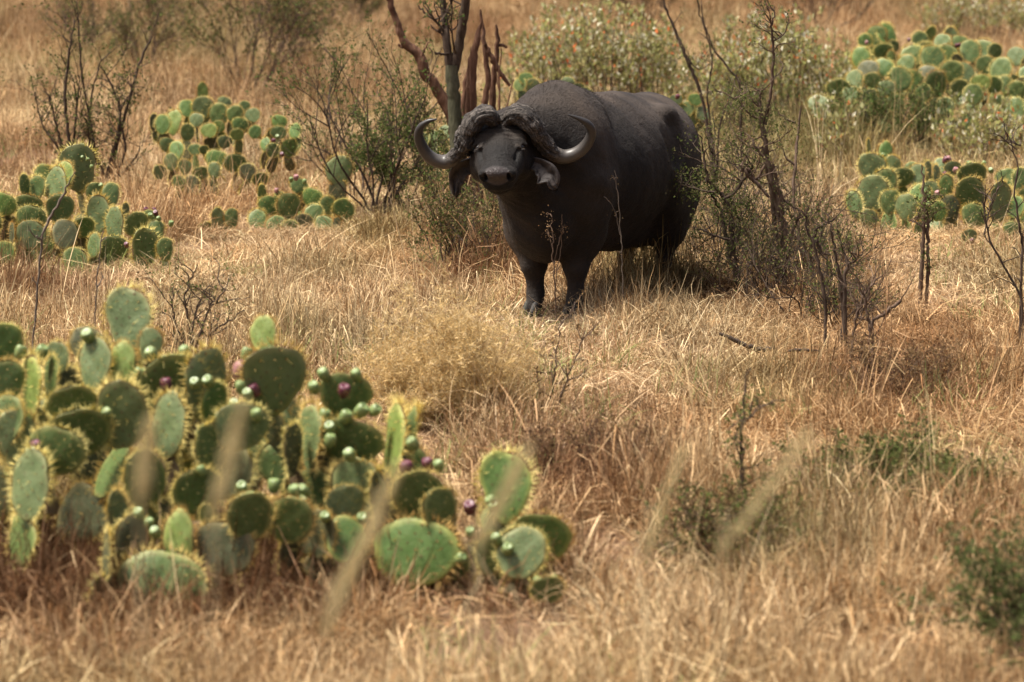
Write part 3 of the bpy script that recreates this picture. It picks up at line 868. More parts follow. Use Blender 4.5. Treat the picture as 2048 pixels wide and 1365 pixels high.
# fruit
def make_fruit(seed):
    r = np.random.default_rng(seed)
    prof = [(0.0, 0.10), (0.02, 0.20), (0.15, 0.30), (0.4, 0.40), (0.65, 0.43), (0.85, 0.40), (0.97, 0.33), (1.0, 0.28), (0.93, 0.15), (0.90, 0.0)]
    n = 14; V = []; F = []
    for k, (z, rad) in enumerate(prof):
        for a in np.linspace(0, 2 * math.pi, n, endpoint=False):
            q = rad * (1 + 0.05 * math.sin(3 * a + seed) + 0.03 * r.normal()); V.append((q * math.cos(a), q * math.sin(a), z))
    for k in range(len(prof) - 1):
        for j in range(n): F.append((k * n + j, k * n + (j + 1) % n, (k + 1) * n + (j + 1) % n, (k + 1) * n + j))
    # tufts of glochids
    mi = [0] * len(F)
    for _ in range(26):
        z = r.uniform(0.1, 0.97); rad = np.interp(z, [0, .15, .4, .65, .85, 1], [.18, .3, .4, .43, .4, .3]); a = r.uniform(0, 6.28)
        p = np.array((rad * math.cos(a), rad * math.sin(a), z)); d = np.array((math.cos(a), math.sin(a), 0.3)); s = np.array((-math.sin(a), math.cos(a), 0)) * 0.022
        b = len(V); V += [tuple(p - s), tuple(p + s), tuple(p + d * r.uniform(0.05, 0.16)), tuple(p + np.array((0, 0, 0.04)))]
        F += [(b, b + 1, b + 2), (b + 1, b + 3, b + 2)]; mi += [1, 1]
    me = bpy.data.meshes.new('fruit'); me.from_pydata(V, [], F); me.polygons.foreach_set('use_smooth', np.ones(len(F), bool))
    me.materials.append(None); me.materials.append(M_SPINE); me.polygons.foreach_set('material_index', np.array(mi, np.int32)); me.update()
    return me
FRUITS = [make_fruit(i) for i in range(4)]
def fruit_material(name, a, b):
    M = Mat(name); M.put(M.bsdf, Base_Color=M.ramp(M.noise(14, 3), [(0.3, a), (0.7, b)]), Roughness=0.42); return M.m
FM = {'p': fruit_material('fruit_ripe', (0.060, 0.010, 0.020), (0.110, 0.026, 0.040)), 'g': fruit_material('fruit_unripe', (0.110, 0.160, 0.048), (0.190, 0.240, 0.090)),
      'k': fruit_material('fruit_pale_ripe', (0.24, 0.10, 0.10), (0.33, 0.17, 0.16))}

class Cactus:
    """one plant: pads grow out of one another, down to the ground"""
    def __init__(s, label, base, seed, group=None):
        s.root = thing('prickly_pear_cactus', label, 'cactus', base, group)
        s.r = np.random.default_rng(seed); s.pads = []; s.base = np.asarray(base, float)
    def place(s, base, up, face, h, ratio, mat, top=None):
        """base point, direction of growth, direction the flat face looks"""
        up = np.asarray(up, float); up /= np.linalg.norm(up)
        y = np.asarray(face, float) - up * (np.asarray(face) @ up); y /= np.linalg.norm(y); x = np.cross(y, up)
        c = [abs(a - ratio) for a in PAD_RATIOS]; m = min(c)
        k = int(s.r.choice([i for i, a in enumerate(c) if a < m + 0.045]))
        pm, sm = PADS[k]
        o = link('pad', pm, s.root)
        o.material_slots[0].link = 'OBJECT'; o.material_slots[0].material = PM[mat]
        sx = h * ratio / PAD_RATIOS[k]
        if s.r.random() < 0.5: sgn = -1.0
        else: sgn = 1.0
        Mx = Matrix(((x[0] * sx * sgn, y[0] * h * sgn, up[0] * h, base[0] - s.base[0]), (x[1] * sx * sgn, y[1] * h * sgn, up[1] * h, base[1] - s.base[1]),
                     (x[2] * sx * sgn, y[2] * h * sgn, up[2] * h, base[2] - s.base[2]), (0, 0, 0, 1)))
        o.matrix_local = Mx
        sp = link('spines', sm, o); sp['kind'] = 'stuff'
        s.pads.append((np.asarray(base, float), np.asarray(base) + up * h * 0.5, up, h))
        return o
    def seen(s, px, py, w, h, D, mat='m', edge=0, roll=0.0, turn=None, lean=None):
        """a pad whose outline in the photo is w by h pixels about (px, py); edge: -1/1 seen nearly edge-on, turned left or right"""
        c = at(px, py, D); k = (CF @ (c - CAM)) / FPX
        f = 1.14 if D > 20 else 1.08; H = h * k * f; W = w * k * (f - .02)
        if edge:
            yaw = edge * R(s.r.uniform(60, 70)); ratio = 0.72
        else:
            yaw = R(s.r.uniform(-28, 28)) if turn is None else R(turn)
            ratio = W / max(math.cos(yaw), 0.5) / H
        ln = R(s.r.uniform(-8, 24)) if lean is None else R(lean)
        ratio = min(max(ratio, 0.46), 1.15)
        H /= max(math.cos(ln), 0.8)
        up = np.array((math.sin(R(roll)), math.sin(ln), math.cos(R(roll)) * math.cos(ln)))
        face = np.array((math.sin(yaw), -math.cos(yaw), 0.0))
        up /= np.linalg.norm(up)
        base = c - up * H * 0.5
        return s.place(base, up, face, H, ratio, mat)
    def support(s, size, mats='mob', limit=60):
        """give every pad that would hang in the air the older pads that carry it"""
        q = list(s.pads); n = 0
        while q and n < limit:
            b, c, u, h = q.pop(0)
            g = float(gz(b[0], b[1]))
            if b[2] < g + 0.06: continue
            ok = False
            for b2, c2, u2, h2 in s.pads:
                if c2 is c: continue
                if np.linalg.norm(b - c2) < 0.58 * h2 and b2[2] < b[2] - 0.06: ok = True; break
            if ok: continue
            hh = size * s.r.uniform(0.85, 1.2)
            pull = (s.base - b) * 0.18
            up = np.array((-pull[0], -pull[1] - 0.12, 0)) + s.r.normal(size=3) * np.array((0.38, 0.22, 0)) + np.array((0, 0, 1.0))
            up /= np.linalg.norm(up)
            nb = b - up * hh * 0.90 + np.array((0, 0.05, 0))
            a = s.r.choice((-1, 1)) * s.r.uniform(0.5, 1.35)
            s.place(nb, up, (math.sin(a), -math.cos(a), 0.2 * s.r.normal()), hh, s.r.uniform(0.62, 0.92), str(s.r.choice(list(mats))))
            q.append(s.pads[-1]); n += 1
    def fruit(s, px, py, rad, D, kind='g', tilt=0.0):
        c = at(px, py, D); k = (CF @ (c - CAM)) / FPX
        L = rad * 2.15 * k
        o = link('fruit', FRUITS[int(s.r.integers(4))], s.root)
        o.material_slots[0].link = 'OBJECT'; o.material_slots[0].material = FM[kind]
        d = Vector((math.sin(R(tilt)) + 0.15 * s.r.normal(), -0.35 + 0.3 * s.r.normal(), math.cos(R(tilt)))).normalized()
        mt = d.to_track_quat('Z', 'Y').to_matrix().to_4x4() @ Matrix.Scale(L, 4)
        mt.translation = Vector(tuple(c - s.base)) - d * L * 0.5
        o.matrix_local = mt
        return o
    def fill(s, n, px0, px1, py0, py1, D0, D1, size, mats):
        """further pads standing among the ones in front"""
        for _ in range(n):
            px = s.r.uniform(px0, px1); t = s.r.random(); py = py0 + (py1 - py0) * t
            s.seen(px, py, size * s.r.uniform(0.65, 1.0), size * s.r.uniform(0.85, 1.15), D0 + (D1 - D0) * t + s.r.normal() * 0.1, str(s.r.choice(list(mats))), roll=s.r.normal() * 25, turn=s.r.uniform(-60, 60))

# --- the big clump by the camera: depth falls from the crown down to the skirts
def dep(py, d0=14.35, d1=12.75): return d0 + (d1 - d0) * (py - 600) / 600.0
P1 = Cactus('tall sprawling prickly pear thicket with one long upright pad above its crown', ground(230, 1180), 3)
for px, py, w, h, mt, kw in [
    (258, 643, 80, 124, 'b', dict(turn=-10, lean=14)), (5, 690, 76, 78, 'g', dict(turn=15, lean=0)), (244, 732, 52, 84, 'y', dict(turn=-8, lean=16)), (190, 728, 64, 92, 'b', dict(turn=-22)),
    (178, 690, 78, 64, 'o', dict(roll=25)), (340, 775, 122, 124, 'm', dict(turn=14, lean=-14)), (412, 768, 66, 134, 'b', dict(turn=45, roll=8)), (428, 805, 44, 80, 'g', dict(roll=10)),
    (62, 782, 40, 136, 'y', dict(edge=-1, lean=8)), (14, 765, 60, 86, 'm', {}), (100, 760, 46, 90, 'm', dict(edge=-1)), (145, 810, 96, 76, 'm', dict(lean=-16)), (245, 832, 96, 138, 'b', dict(turn=-10, lean=-10)),
    (160, 865, 118, 96, 'm', dict(lean=-18, turn=12)), (338, 852, 62, 122, 'b', dict(turn=-24, lean=14)), (34, 880, 70, 110, 'b', {}), (112, 905, 108, 100, 'm', dict(lean=-6)), (60, 972, 72, 136, 'b', dict(roll=8, turn=-24)),
    (548, 762, 108, 142, 'b', dict(turn=12, lean=-12)), (527, 672, 50, 70, 'y', dict(roll=-4, turn=-14, lean=18)), (482, 856, 98, 96, 'b', {}), (393, 990, 78, 106, 'm', dict(lean=-10)), (500, 1035, 84, 92, 'm', dict(lean=-12)), (578, 1042, 90, 92, 'm', dict(roll=8, lean=-12)),
    (266, 1092, 60, 114, 'o', dict(turn=30)), (356, 1086, 60, 114, 'y', dict(turn=-12, lean=14)), (322, 1178, 150, 140, 'm', dict(turn=8)), (446, 1100, 112, 104, 'o', dict(roll=12)), (232, 1030, 34, 92, 'b', dict(edge=1)),
    (412, 1030, 22, 42, 'y', {}), (290, 960, 70, 110, 'm', dict(turn=50)), (420, 900, 50, 100, 'm', dict(turn=55)), (15, 840, 60, 90, 'm', {}),
    (300, 690, 44, 62, 'b', dict(roll=18)), (118, 715, 40, 60, 'b', dict(roll=-10)), (215, 1110, 60, 90, 'o', dict(edge=-1)), (585, 900, 70, 100, 'o', dict(edge=1))]:
    P1.seen(px, py, w, h, dep(py) + P1.r.normal() * 0.05, mt, **kw)
P1.fill(12, -80, 640, 780, 960, 14.3, 13.9, 110, 'mob')
P1.support(0.25, 'moomd', 60)
for px, py, rd, k in [(333, 770, 13, 'p'), (73, 895, 13, 'p'), (481, 741, 17, 'k'), (509, 782, 13, 'p'), (177, 674, 15, 'g'), (40, 705, 13, 'g'), (83, 705, 14, 'g'), (304, 709, 14, 'g'), (371, 705, 13, 'g'), (391, 768, 12, 'g'), (418, 764, 13, 'g'),
                        (214, 829, 12, 'g'), (492, 708, 12, 'g'), (482, 776, 13, 'g'), (496, 790, 12, 'g'), (470, 811, 12, 'g'), (514, 832, 13, 'g'), (403, 942, 10, 'g'), (484, 976, 13, 'g'), (548, 973, 14, 'g'), (502, 998, 13, 'g'), (590, 985, 14, 'g'), (277, 1030, 13, 'g'), (299, 1048, 11, 'g'), (312, 1066, 12, 'g'), (278, 748, 12, 'g')]:
    P1.fruit(px, py, rd, dep(py) - 0.12, k, P1.r.normal() * 18)
P2 = Cactus('prickly pear beside the thicket with many round green fruit and a tall edge-on spiny pad', ground(720, 1150), 4)
for px, py, w, h, mt, kw in [
    (690, 790, 96, 86, 'm', dict(lean=-10)), (620, 878, 44, 134, 'b', dict(edge=-1, lean=10)), (702, 886, 112, 98, 'm', dict(lean=-14, turn=-10)), (786, 888, 52, 152, 'y', dict(edge=-1, roll=6, lean=10)), (818, 880, 40, 120, 'm', dict(edge=-1, roll=10)),
    (716, 980, 104, 116, 'b', dict(turn=-20, lean=-6)), (838, 990, 96, 92, 'm', dict(lean=-12)), (630, 1068, 84, 94, 'o', dict(turn=-30)), (690, 1005, 70, 64, 'b', {}), (690, 1080, 70, 78, 'g', dict(roll=10)), (760, 1000, 70, 110, 'o', dict(edge=1)),
    (880, 1020, 60, 80, 'm', dict(turn=40))]:
    P2.seen(px, py, w, h, dep(py, 14.1, 13.0) + P2.r.normal() * 0.04, mt, **kw)
P2.fill(4, 620, 860, 900, 1020, 14.2, 13.9, 95, 'mo')
P2.support(0.24, 'momd', 30)
for px, py, rd, k in [(688, 783, 14, 'p'), (813, 938, 15, 'p'), (855, 930, 13, 'p'), (648, 750, 13, 'g'), (714, 751, 12, 'g'), (628, 777, 13, 'g'), (690, 835, 14, 'g'), (721, 823, 15, 'g'), (749, 822, 13, 'g'), (648, 832, 13, 'g'), (660, 857, 13, 'g'), (660, 882, 13, 'g'), (700, 912, 14, 'g'), (826, 889, 14, 'g'), (877, 933, 12, 'g'),
                        (650, 1036, 12, 'g'), (724, 1038, 12, 'g'), (608, 984, 14, 'g'), (604, 1003, 10, 'g')]:
    P2.fruit(px, py, rd, dep(py, 14.1, 13.0) - 0.12, k, P2.r.normal() * 22)
P3 = Cactus('low bright green prickly pear with one broad round pad and a single dark mauve fruit', ground(930, 1175), 5)
for px, py, w, h, mt, kw, dd in [
    (830, 1108, 158, 134, 'g', dict(turn=-10, lean=13), 0), (1012, 976, 90, 132, 'g', dict(turn=-6, lean=14), 0.1), (1080, 1076, 118, 98, 'g', dict(turn=10, roll=18, lean=-6), 0.05), (1042, 1108, 88, 96, 'b', dict(turn=-12, roll=10, lean=14), -0.08),
    (978, 1112, 46, 78, 'm', dict(turn=20), 0), (1000, 1040, 70, 80, 'm', {}, 0.2), (900, 1130, 70, 70, 'm', dict(roll=-20), 0.15), (950, 1120, 60, 60, 'o', {}, 0.2), (1095, 1180, 66, 54, 'm', dict(lean=-10), -0.15), (900, 1050, 60, 80, 'o', dict(edge=1), 0.25)]:
    P3.seen(px, py, w, h, dep(py, 13.9, 13.15) + dd, mt, **kw)
P3.support(0.2, 'mo', 14)
for px, py, rd, k in [(940, 1017, 15, 'p'), (984, 1003, 12, 'g'), (986, 1016, 12, 'g'), (993, 1080, 12, 'g'), (1015, 1100, 13, 'g'), (920, 1118, 12, 'g'), (1074, 1164, 10, 'g'), (1110, 1160, 9, 'g'), (940, 1065, 10, 'g')]:
    P3.fruit(px, py, rd, dep(py, 13.9, 13.15) - 0.1, k, P3.r.normal() * 25)

# --- clump half way back on the left
def depL(py): return 25.6 - (py - 330) / 200.0 * 1.3
P4 = Cactus('spiny prickly pear clump topped by a broad budding pad before a dark bare shrub', ground(160, 528), 6)
for px, py, w, h, mt, kw in [
    (156, 338, 64, 86, 'b', dict(turn=18, lean=-4)), (111, 373, 42, 70, 'b', dict(turn=-40)), (92, 362, 48, 56, 'm', {}), (128, 352, 34, 50, 'y', dict(turn=-20)), (50, 372, 22, 40, 'm', dict(edge=1)), (73, 378, 32, 46, 'm', {}), (8, 410, 44, 44, 'g', dict(lean=-8)),
    (56, 414, 60, 44, 'm', dict(lean=-12)), (62, 438, 52, 48, 'm', dict(lean=-4)), (62, 472, 52, 52, 'b', dict(turn=12)), (189, 387, 30, 36, 'm', {}), (222, 390, 28, 40, 'm', {}), (197, 432, 38, 74, 'b', dict(turn=-10, lean=4)), (229, 450, 36, 62, 'b', dict(turn=-34)),
    (164, 456, 42, 38, 'g', dict(lean=-10)), (272, 450, 44, 44, 'm', dict(lean=-6)), (300, 438, 30, 30, 'm', dict(roll=20)), (312, 462, 30, 36, 'm', {}), (224, 500, 56, 50, 'm', dict(lean=-4)), (288, 500, 42, 76, 'm', dict(roll=8, turn=30)), (10, 508, 36, 42, 'g', {}),
    (150, 520, 40, 40, 'm', {}), (188, 492, 24, 44, 'm', {}), (25, 470, 40, 44, 'o', dict(edge=-1)), (120, 420, 44, 56, 'm', {}), (130, 470, 44, 50, 'o', {}), (250, 425, 26, 34, 'b', dict(edge=1)), (-20, 450, 40, 50, 'm', {}), (-30, 480, 44, 50, 'm', {}), (330, 500, 28, 40, 'm', {})]:
    P4.seen(px, py, w, h, depL(py) + P4.r.normal() * 0.06, mt, **kw)
P4.support(0.24, 'mo', 26)
for px, py, rd, k in [(312, 427, 6, 'p'), (291, 421, 6, 'p'), (308, 421, 5, 'p'), (300, 432, 6, 'g'), (203, 373, 6, 'g'), (318, 438, 5, 'g'), (342, 448, 6, 'g'), (253, 491, 6, 'p'), (143, 315, 4, 'g'), (154, 310, 4, 'g'), (165, 316, 4, 'g'), (175, 320, 4, 'g'), (183, 334, 4, 'g')]:
    P4.fruit(px, py, rd, depL(py) - 0.1, k, P4.r.normal() * 20)

# --- further back on the left
def depB(py): return 31.5 - (py - 200) / 180.0 * 2.6
P5 = Cactus('wide prickly pear patch on the slope with one narrow pad standing up at its peak', ground(420, 372), 7)
for px, py, w, h, mt, kw in [
    (405, 186, 20, 36, 'y', dict(turn=8, lean=2)), (408, 218, 42, 42, 'b', dict(lean=-4)), (374, 218, 26, 30, 'g', dict(roll=-12)), (438, 231, 36, 40, 'm', {}), (449, 206, 22, 22, 'b', {}), (470, 230, 30, 34, 'm', {}), (506, 231, 34, 26, 'b', {}), (488, 215, 22, 22, 'm', {}),
    (325, 250, 28, 34, 'g', {}), (346, 246, 28, 44, 'y', dict(turn=-20)), (308, 246, 16, 30, 'o', {}), (392, 241, 26, 26, 'b', {}), (418, 262, 28, 26, 'y', {}), (438, 254, 22, 22, 'y', {}), (480, 250, 26, 26, 'g', {}), (474, 270, 24, 22, 'y', {}), (375, 266, 24, 32, 'm', {}),
    (335, 290, 28, 26, 'm', {}), (353, 302, 26, 34, 'g', {}), (342, 325, 26, 30, 'b', {}), (558, 244, 28, 26, 'g', dict(lean=2)), (557, 266, 28, 24, 'm', {}), (590, 263, 22, 26, 'g', {}), (578, 297, 28, 34, 'g', {}), (530, 289, 16, 24, 'g', {}), (545, 302, 22, 26, 'm', {}),
    (432, 319, 38, 34, 'g', dict(turn=-14)), (470, 327, 40, 34, 'm', {}), (390, 300, 22, 20, 'm', {}), (408, 300, 16, 16, 'm', {}), (402, 347, 30, 24, 'm', {}), (428, 342, 22, 30, 'b', {}), (358, 366, 24, 26, 'm', {}), (382, 372, 30, 34, 'o', {}), (495, 345, 30, 30, 'o', {}), (520, 360, 26, 26, 'm', {}),
    (450, 285, 24, 24, 'b', {}), (510, 265, 22, 24, 'g', {}), (370, 335, 22, 28, 'b', {}), (320, 345, 22, 26, 'b', {})]:
    P5.seen(px, py, w, h, depB(py) + P5.r.normal() * 0.08, mt, **kw)
P5.support(0.2, 'mo', 34)
for px, py, rd, k in [(547, 283, 5, 'p'), (564, 310, 5, 'p'), (555, 275, 5, 'g'), (593, 355, 5, 'p')]:
    P5.fruit(px, py, rd, depB(py) - 0.1, k)
P6 = Cactus('single grey green prickly pear pad standing alone before a thorny shrub', ground(680, 412), 8)
P6.seen(678, 343, 48, 56, 28.6, 'b', turn=-6, lean=0); P6.seen(676, 385, 34, 46, 28.6, 'o', lean=0); P6.support(0.2, 'o', 3)
def depM(py): return 27.6 - (py - 400) / 70.0 * 0.6
P7 = Cactus('low row of bright green prickly pear pads with long yellow spines in straw', ground(605, 468), 9)
for px, py, w, h, mt, kw in [
    (525, 392, 22, 40, 'y', dict(edge=1)), (541, 413, 42, 38, 'g', dict(lean=2)), (578, 416, 42, 54, 'm', dict(lean=-8)), (624, 396, 44, 36, 'g', dict(lean=-4)), (655, 414, 26, 38, 'm', {}), (687, 422, 38, 42, 'g', dict(turn=20)), (598, 372, 44, 28, 'm', {}), (515, 442, 30, 40, 'm', {}),
    (648, 450, 30, 32, 'm', {}), (676, 458, 26, 40, 'b', dict(edge=1)), (552, 452, 34, 34, 'm', {}), (605, 448, 34, 34, 'o', {}), (580, 458, 30, 30, 'm', {}), (628, 428, 30, 34, 'm', {}), (560, 395, 26, 22, 'm', {})]:
    P7.seen(px, py, w, h, depM(py) + P7.r.normal() * 0.05, mt, **kw)
P7.support(0.18, 'mo', 12)
for px, py, rd, k in [(592, 356, 6, 'k'), (582, 360, 5, 'g'), (609, 364, 5, 'g'), (553, 382, 5, 'k')]: P7.fruit(px, py, rd, 27.6, k)
P8 = Cactus('three small prickly pear pads in a row poking out of the straw', ground(440, 478), 10)
for px, py, w, h, mt in [(412, 461, 28, 30, 'g'), (436, 440, 24, 42, 'b'), (463, 438, 24, 36, 'm'), (452, 462, 24, 28, 'm')]: P8.seen(px, py, w, h, 27.0, mt)
P8.support(0.18, 'mo', 4)
P9 = Cactus('blurred grey green prickly pear half hidden by the tip of a horn', ground(876, 388), 11)
for px, py, w, h, mt in [(872, 285, 34, 40, 'b'), (888, 268, 22, 30, 'b'), (860, 305, 26, 30, 'b'), (884, 318, 34, 36, 'b'), (868, 345, 32, 34, 'm'), (845, 280, 20, 26, 'b')]: P9.seen(px, py, w, h, 29.5, mt)
P9.support(0.2, 'mo', 6)

# --- the two clumps on the right
def depU(py): return 37.5 - (py - 70) / 220.0 * 3.0
P10 = Cactus('dense round-padded prickly pear hill of many dark green discs on the upper slope', ground(1860, 292), 12)
for px, py, w, h, mt in [
    (1752, 75, 34, 42, 'm'), (1774, 70, 30, 42, 'g'), (1731, 85, 24, 30, 'g'), (1722, 118, 30, 42, 'g'), (1735, 140, 34, 34, 'o'), (1766, 136, 34, 34, 'g'), (1767, 104, 36, 30, 'g'), (1738, 110, 14, 32, 'y'), (1781, 118, 10, 30, 'y'), (1786, 95, 22, 24, 'm'),
    (1825, 116, 40, 46, 'm'), (1858, 74, 20, 38, 'y'), (1840, 82, 30, 32, 'b'), (1865, 122, 40, 52, 'm'), (1904, 80, 16, 46, 'b'), (1884, 88, 28, 34, 'b'), (1966, 104, 36, 42, 'm'), (1940, 104, 34, 38, 'b'), (1902, 145, 40, 40, 'b'), (1800, 160, 38, 42, 'm'), (1826, 164, 34, 40, 'g'), (1746, 163, 30, 30, 'm'),
    (1677, 178, 38, 36, 'm'), (1708, 162, 28, 34, 'b'), (2002, 140, 36, 40, 'm'), (1972, 132, 34, 34, 'm'), (2034, 114, 32, 34, 'b'), (1988, 172, 30, 32, 'g'), (1962, 166, 34, 30, 'y'), (1948, 190, 34, 36, 'm'), (1891, 214, 32, 32, 'b'), (1846, 188, 30, 32, 'm'), (1772, 178, 30, 32, 'b'), (2034, 184, 32, 36, 'b'), (1636, 210, 36, 36, 'b'), (1668, 214, 28, 30, 'y'),
    (2028, 222, 40, 44, 'm'), (1930, 146, 34, 36, 'b'), (1872, 170, 36, 50, 'b'), (1920, 88, 40, 30, 'm'), (1895, 112, 36, 40, 'm'), (1855, 150, 34, 34, 'o'), (1918, 180, 34, 36, 'm'), (1812, 130, 30, 34, 'b'), (1850, 105, 34, 36, 'm'), (1990, 105, 26, 30, 'b'), (2060, 150, 36, 40, 'm'), (2080, 190, 40, 40, 'm'), (2010, 255, 40, 44, 'o'), (1940, 245, 34, 36, 'm'), (1790, 205, 28, 30, 'b'), (1740, 195, 26, 30, 'b'), (1700, 190, 26, 28, 'm')]:
    P10.seen(px, py, w, h, depU(py) + P10.r.normal() * 0.1, 'm' if mt == 'b' and P10.r.random() < .65 else mt, roll=P10.r.normal() * 10)
P10.fill(22, 1740, 2080, 130, 270, 37.0, 35.2, 36, 'mob')
P10.support(0.22, 'mo', 70)
for px, py, rd, k in [(1634, 211, 5, 'p'), (1903, 62, 5, 'p'), (1918, 91, 4, 'p'), (1913, 92, 4, 'p'), (1818, 81, 4, 'p'), (1823, 90, 4, 'p'), (1733, 86, 4, 'k')]: P10.fruit(px, py, rd, depU(py) - 0.2, k)
def depR(py): return 27.9 - (py - 320) / 140.0 * 1.2
P11 = Cactus('broad prickly pear clump with a tall left column and mauve fruit along its top', ground(1850, 470), 13)
for px, py, w, h, mt, kw in [
    (1738, 297, 20, 32, 'y', dict(edge=1)), (1772, 308, 26, 42, 'g', dict(turn=12)), (1744, 335, 48, 50, 'b', dict(lean=-2, turn=-8)), (1786, 335, 26, 42, 'b', dict(turn=-20)), (1746, 388, 56, 62, 'b', dict(turn=-12, lean=0)), (1710, 412, 22, 54, 'm', dict(roll=-14)), (1806, 356, 38, 36, 'm', dict(lean=-8)), (1834, 352, 28, 40, 'b', dict(turn=-14)),
    (1856, 348, 20, 44, 'b', dict(edge=1)), (1892, 378, 22, 52, 'm', dict(turn=-24)), (1876, 360, 18, 50, 'b', dict(edge=1)), (1944, 350, 66, 44, 'm', dict(lean=-8)), (1940, 392, 58, 66, 'm', dict(lean=-4)), (1998, 405, 40, 74, 'b', dict(turn=20, roll=6)), (2014, 356, 40, 34, 'm', {}), (2042, 362, 28, 46, 'm', {}), (1876, 424, 32, 36, 'g', {}), (1812, 416, 38, 48, 'b', {}),
    (1738, 440, 32, 36, 'b', {}), (1906, 338, 30, 28, 'b', {}), (1880, 332, 20, 26, 'b', {}), (1838, 462, 16, 34, 'b', {}), (2026, 460, 40, 30, 'm', {}), (1822, 338, 24, 24, 'm', {}), (1770, 372, 40, 60, 'm', {}), (1840, 392, 38, 40, 'g', {}), (1900, 420, 40, 50, 'o', {}), (1950, 432, 50, 44, 'm', {}), (1860, 385, 30, 40, 'b', {}), (2060, 400, 40, 50, 'm', {}), (2030, 415, 30, 40, 'g', {}), (1780, 405, 36, 44, 'm', {})]:
    P11.seen(px, py, w, h, depR(py) + P11.r.normal() * 0.06, mt, **kw)
P11.support(0.23, 'mo', 26)
for px, py, rd, k in [(1891, 321, 7, 'p'), (1897, 320, 7, 'k'), (1911, 341, 6, 'k'), (1891, 350, 6, 'p'), (1875, 388, 6, 'k'), (1732, 316, 6, 'p'), (1938, 329, 6, 'g'), (1967, 327, 5, 'g'), (1982, 342, 6, 'g'), (1765, 311, 5, 'g'), (1857, 409, 5, 'g'), (2021, 391, 5, 'p')]: P11.fruit(px, py, rd, depR(py) - 0.12, k, P11.r.normal() * 20)
P12 = Cactus('tiny lone prickly pear pad carrying one red fruit low in the grass', ground(1938, 500), 14)
P12.seen(1938, 473, 28, 26, 25.8, 'b', lean=0); P12.support(0.14, 'b', 2); P12.fruit(1944, 483, 5, 25.6, 'p', 10)
P13 = Cactus('small pale prickly pear behind the back of the buffalo', ground(1058, 298), 15)
for px, py, w, h, mt in [(1052, 158, 24, 22, 'g'), (1040, 170, 22, 24, 'm'), (1066, 175, 28, 30, 'b'), (1136, 165, 24, 20, 'b'), (1156, 180, 26, 24, 'g'), (1170, 190, 26, 26, 'g'), (1100, 185, 28, 30, 'm')]: P13.seen(px, py, w, h, 34.5, mt)
P13.support(0.2, 'mo', 14)
P14 = Cactus('prickly pear just past the rump of the buffalo under a thin sapling', ground(1400, 350), 16)
for px, py, w, h, mt in [(1352, 200, 24, 20, 'b'), (1372, 218, 28, 26, 'm'), (1390, 200, 24, 22, 'g'), (1382, 240, 28, 28, 'b'), (1405, 228, 24, 26, 'b'), (1360, 230, 24, 24, 'm')]: P14.seen(px, py, w, h, 31.5, mt)
P14.support(0.2, 'mo', 12); P14.fruit(1355, 194, 5, 31.3, 'p')
# ------------------------------------------------------------------ trees, shrubs, dead wood
def bark(name, a, b, c, scale=14, bumpd=0.02):
    M = Mat(name)
    mp = M.node('ShaderNodeMapping'); M.tc = M.node('ShaderNodeTexCoord'); M.l.new(M.tc.outputs['Object'], mp.inputs['Vector'])
    mp.inputs['Scale'].default_value = (1, 1, 0.28)
    n = M.noise(scale, 6, vec=mp.outputs['Vector'], rough=0.7, dist=0.6)
    M.put(M.bsdf, Base_Color=M.ramp(n, [(0.3, a), (0.52, b), (0.72, c)]), Roughness=0.9)
    M.bsdf.inputs['Specular IOR Level'].default_value = 0.15
    M.l.new(M.bump(n, 0.9, bumpd), M.bsdf.inputs['Normal'])
    return M.m
B_GREEN = bark('bark_mossy', (0.030, 0.028, 0.018), (0.072, 0.070, 0.042), (0.125, 0.118, 0.080))
B_RED = bark('bark_peeling', (0.045, 0.024, 0.016), (0.135, 0.068, 0.042), (0.26, 0.155, 0.105), 16)
B_GREY = bark('bark_weathered', (0.060, 0.045, 0.034), (0.150, 0.118, 0.092), (0.25, 0.205, 0.165), 18)
B_DARK = bark('bark_dark', (0.026, 0.018, 0.013), (0.068, 0.047, 0.034), (0.135, 0.100, 0.076), 30, 0.006)
B_BROWN = bark('bark_brown', (0.045, 0.027, 0.018), (0.105, 0.068, 0.047), (0.185, 0.135, 0.098), 30, 0.006)
M = Mat('leaf_mixed'); M_LEAF = M.leafy(M.attr('Col').outputs['Color'], 0.42)
M = Mat('twig'); M.put(M.bsdf, Base_Color=M.attr('Col').outputs['Color'], Roughness=0.85); M.bsdf.inputs['Specular IOR Level'].default_value = 0.2; M_TWIG = M.m

def rdir(r, d, ang):
    """direction d bent by about ang radians at random"""
    d = np.asarray(d, float) / np.linalg.norm(d)
    p = np.cross(d, r.normal(size=3)); p /= np.linalg.norm(p) + 1e-9
    return d * math.cos(ang) + p * math.sin(ang)

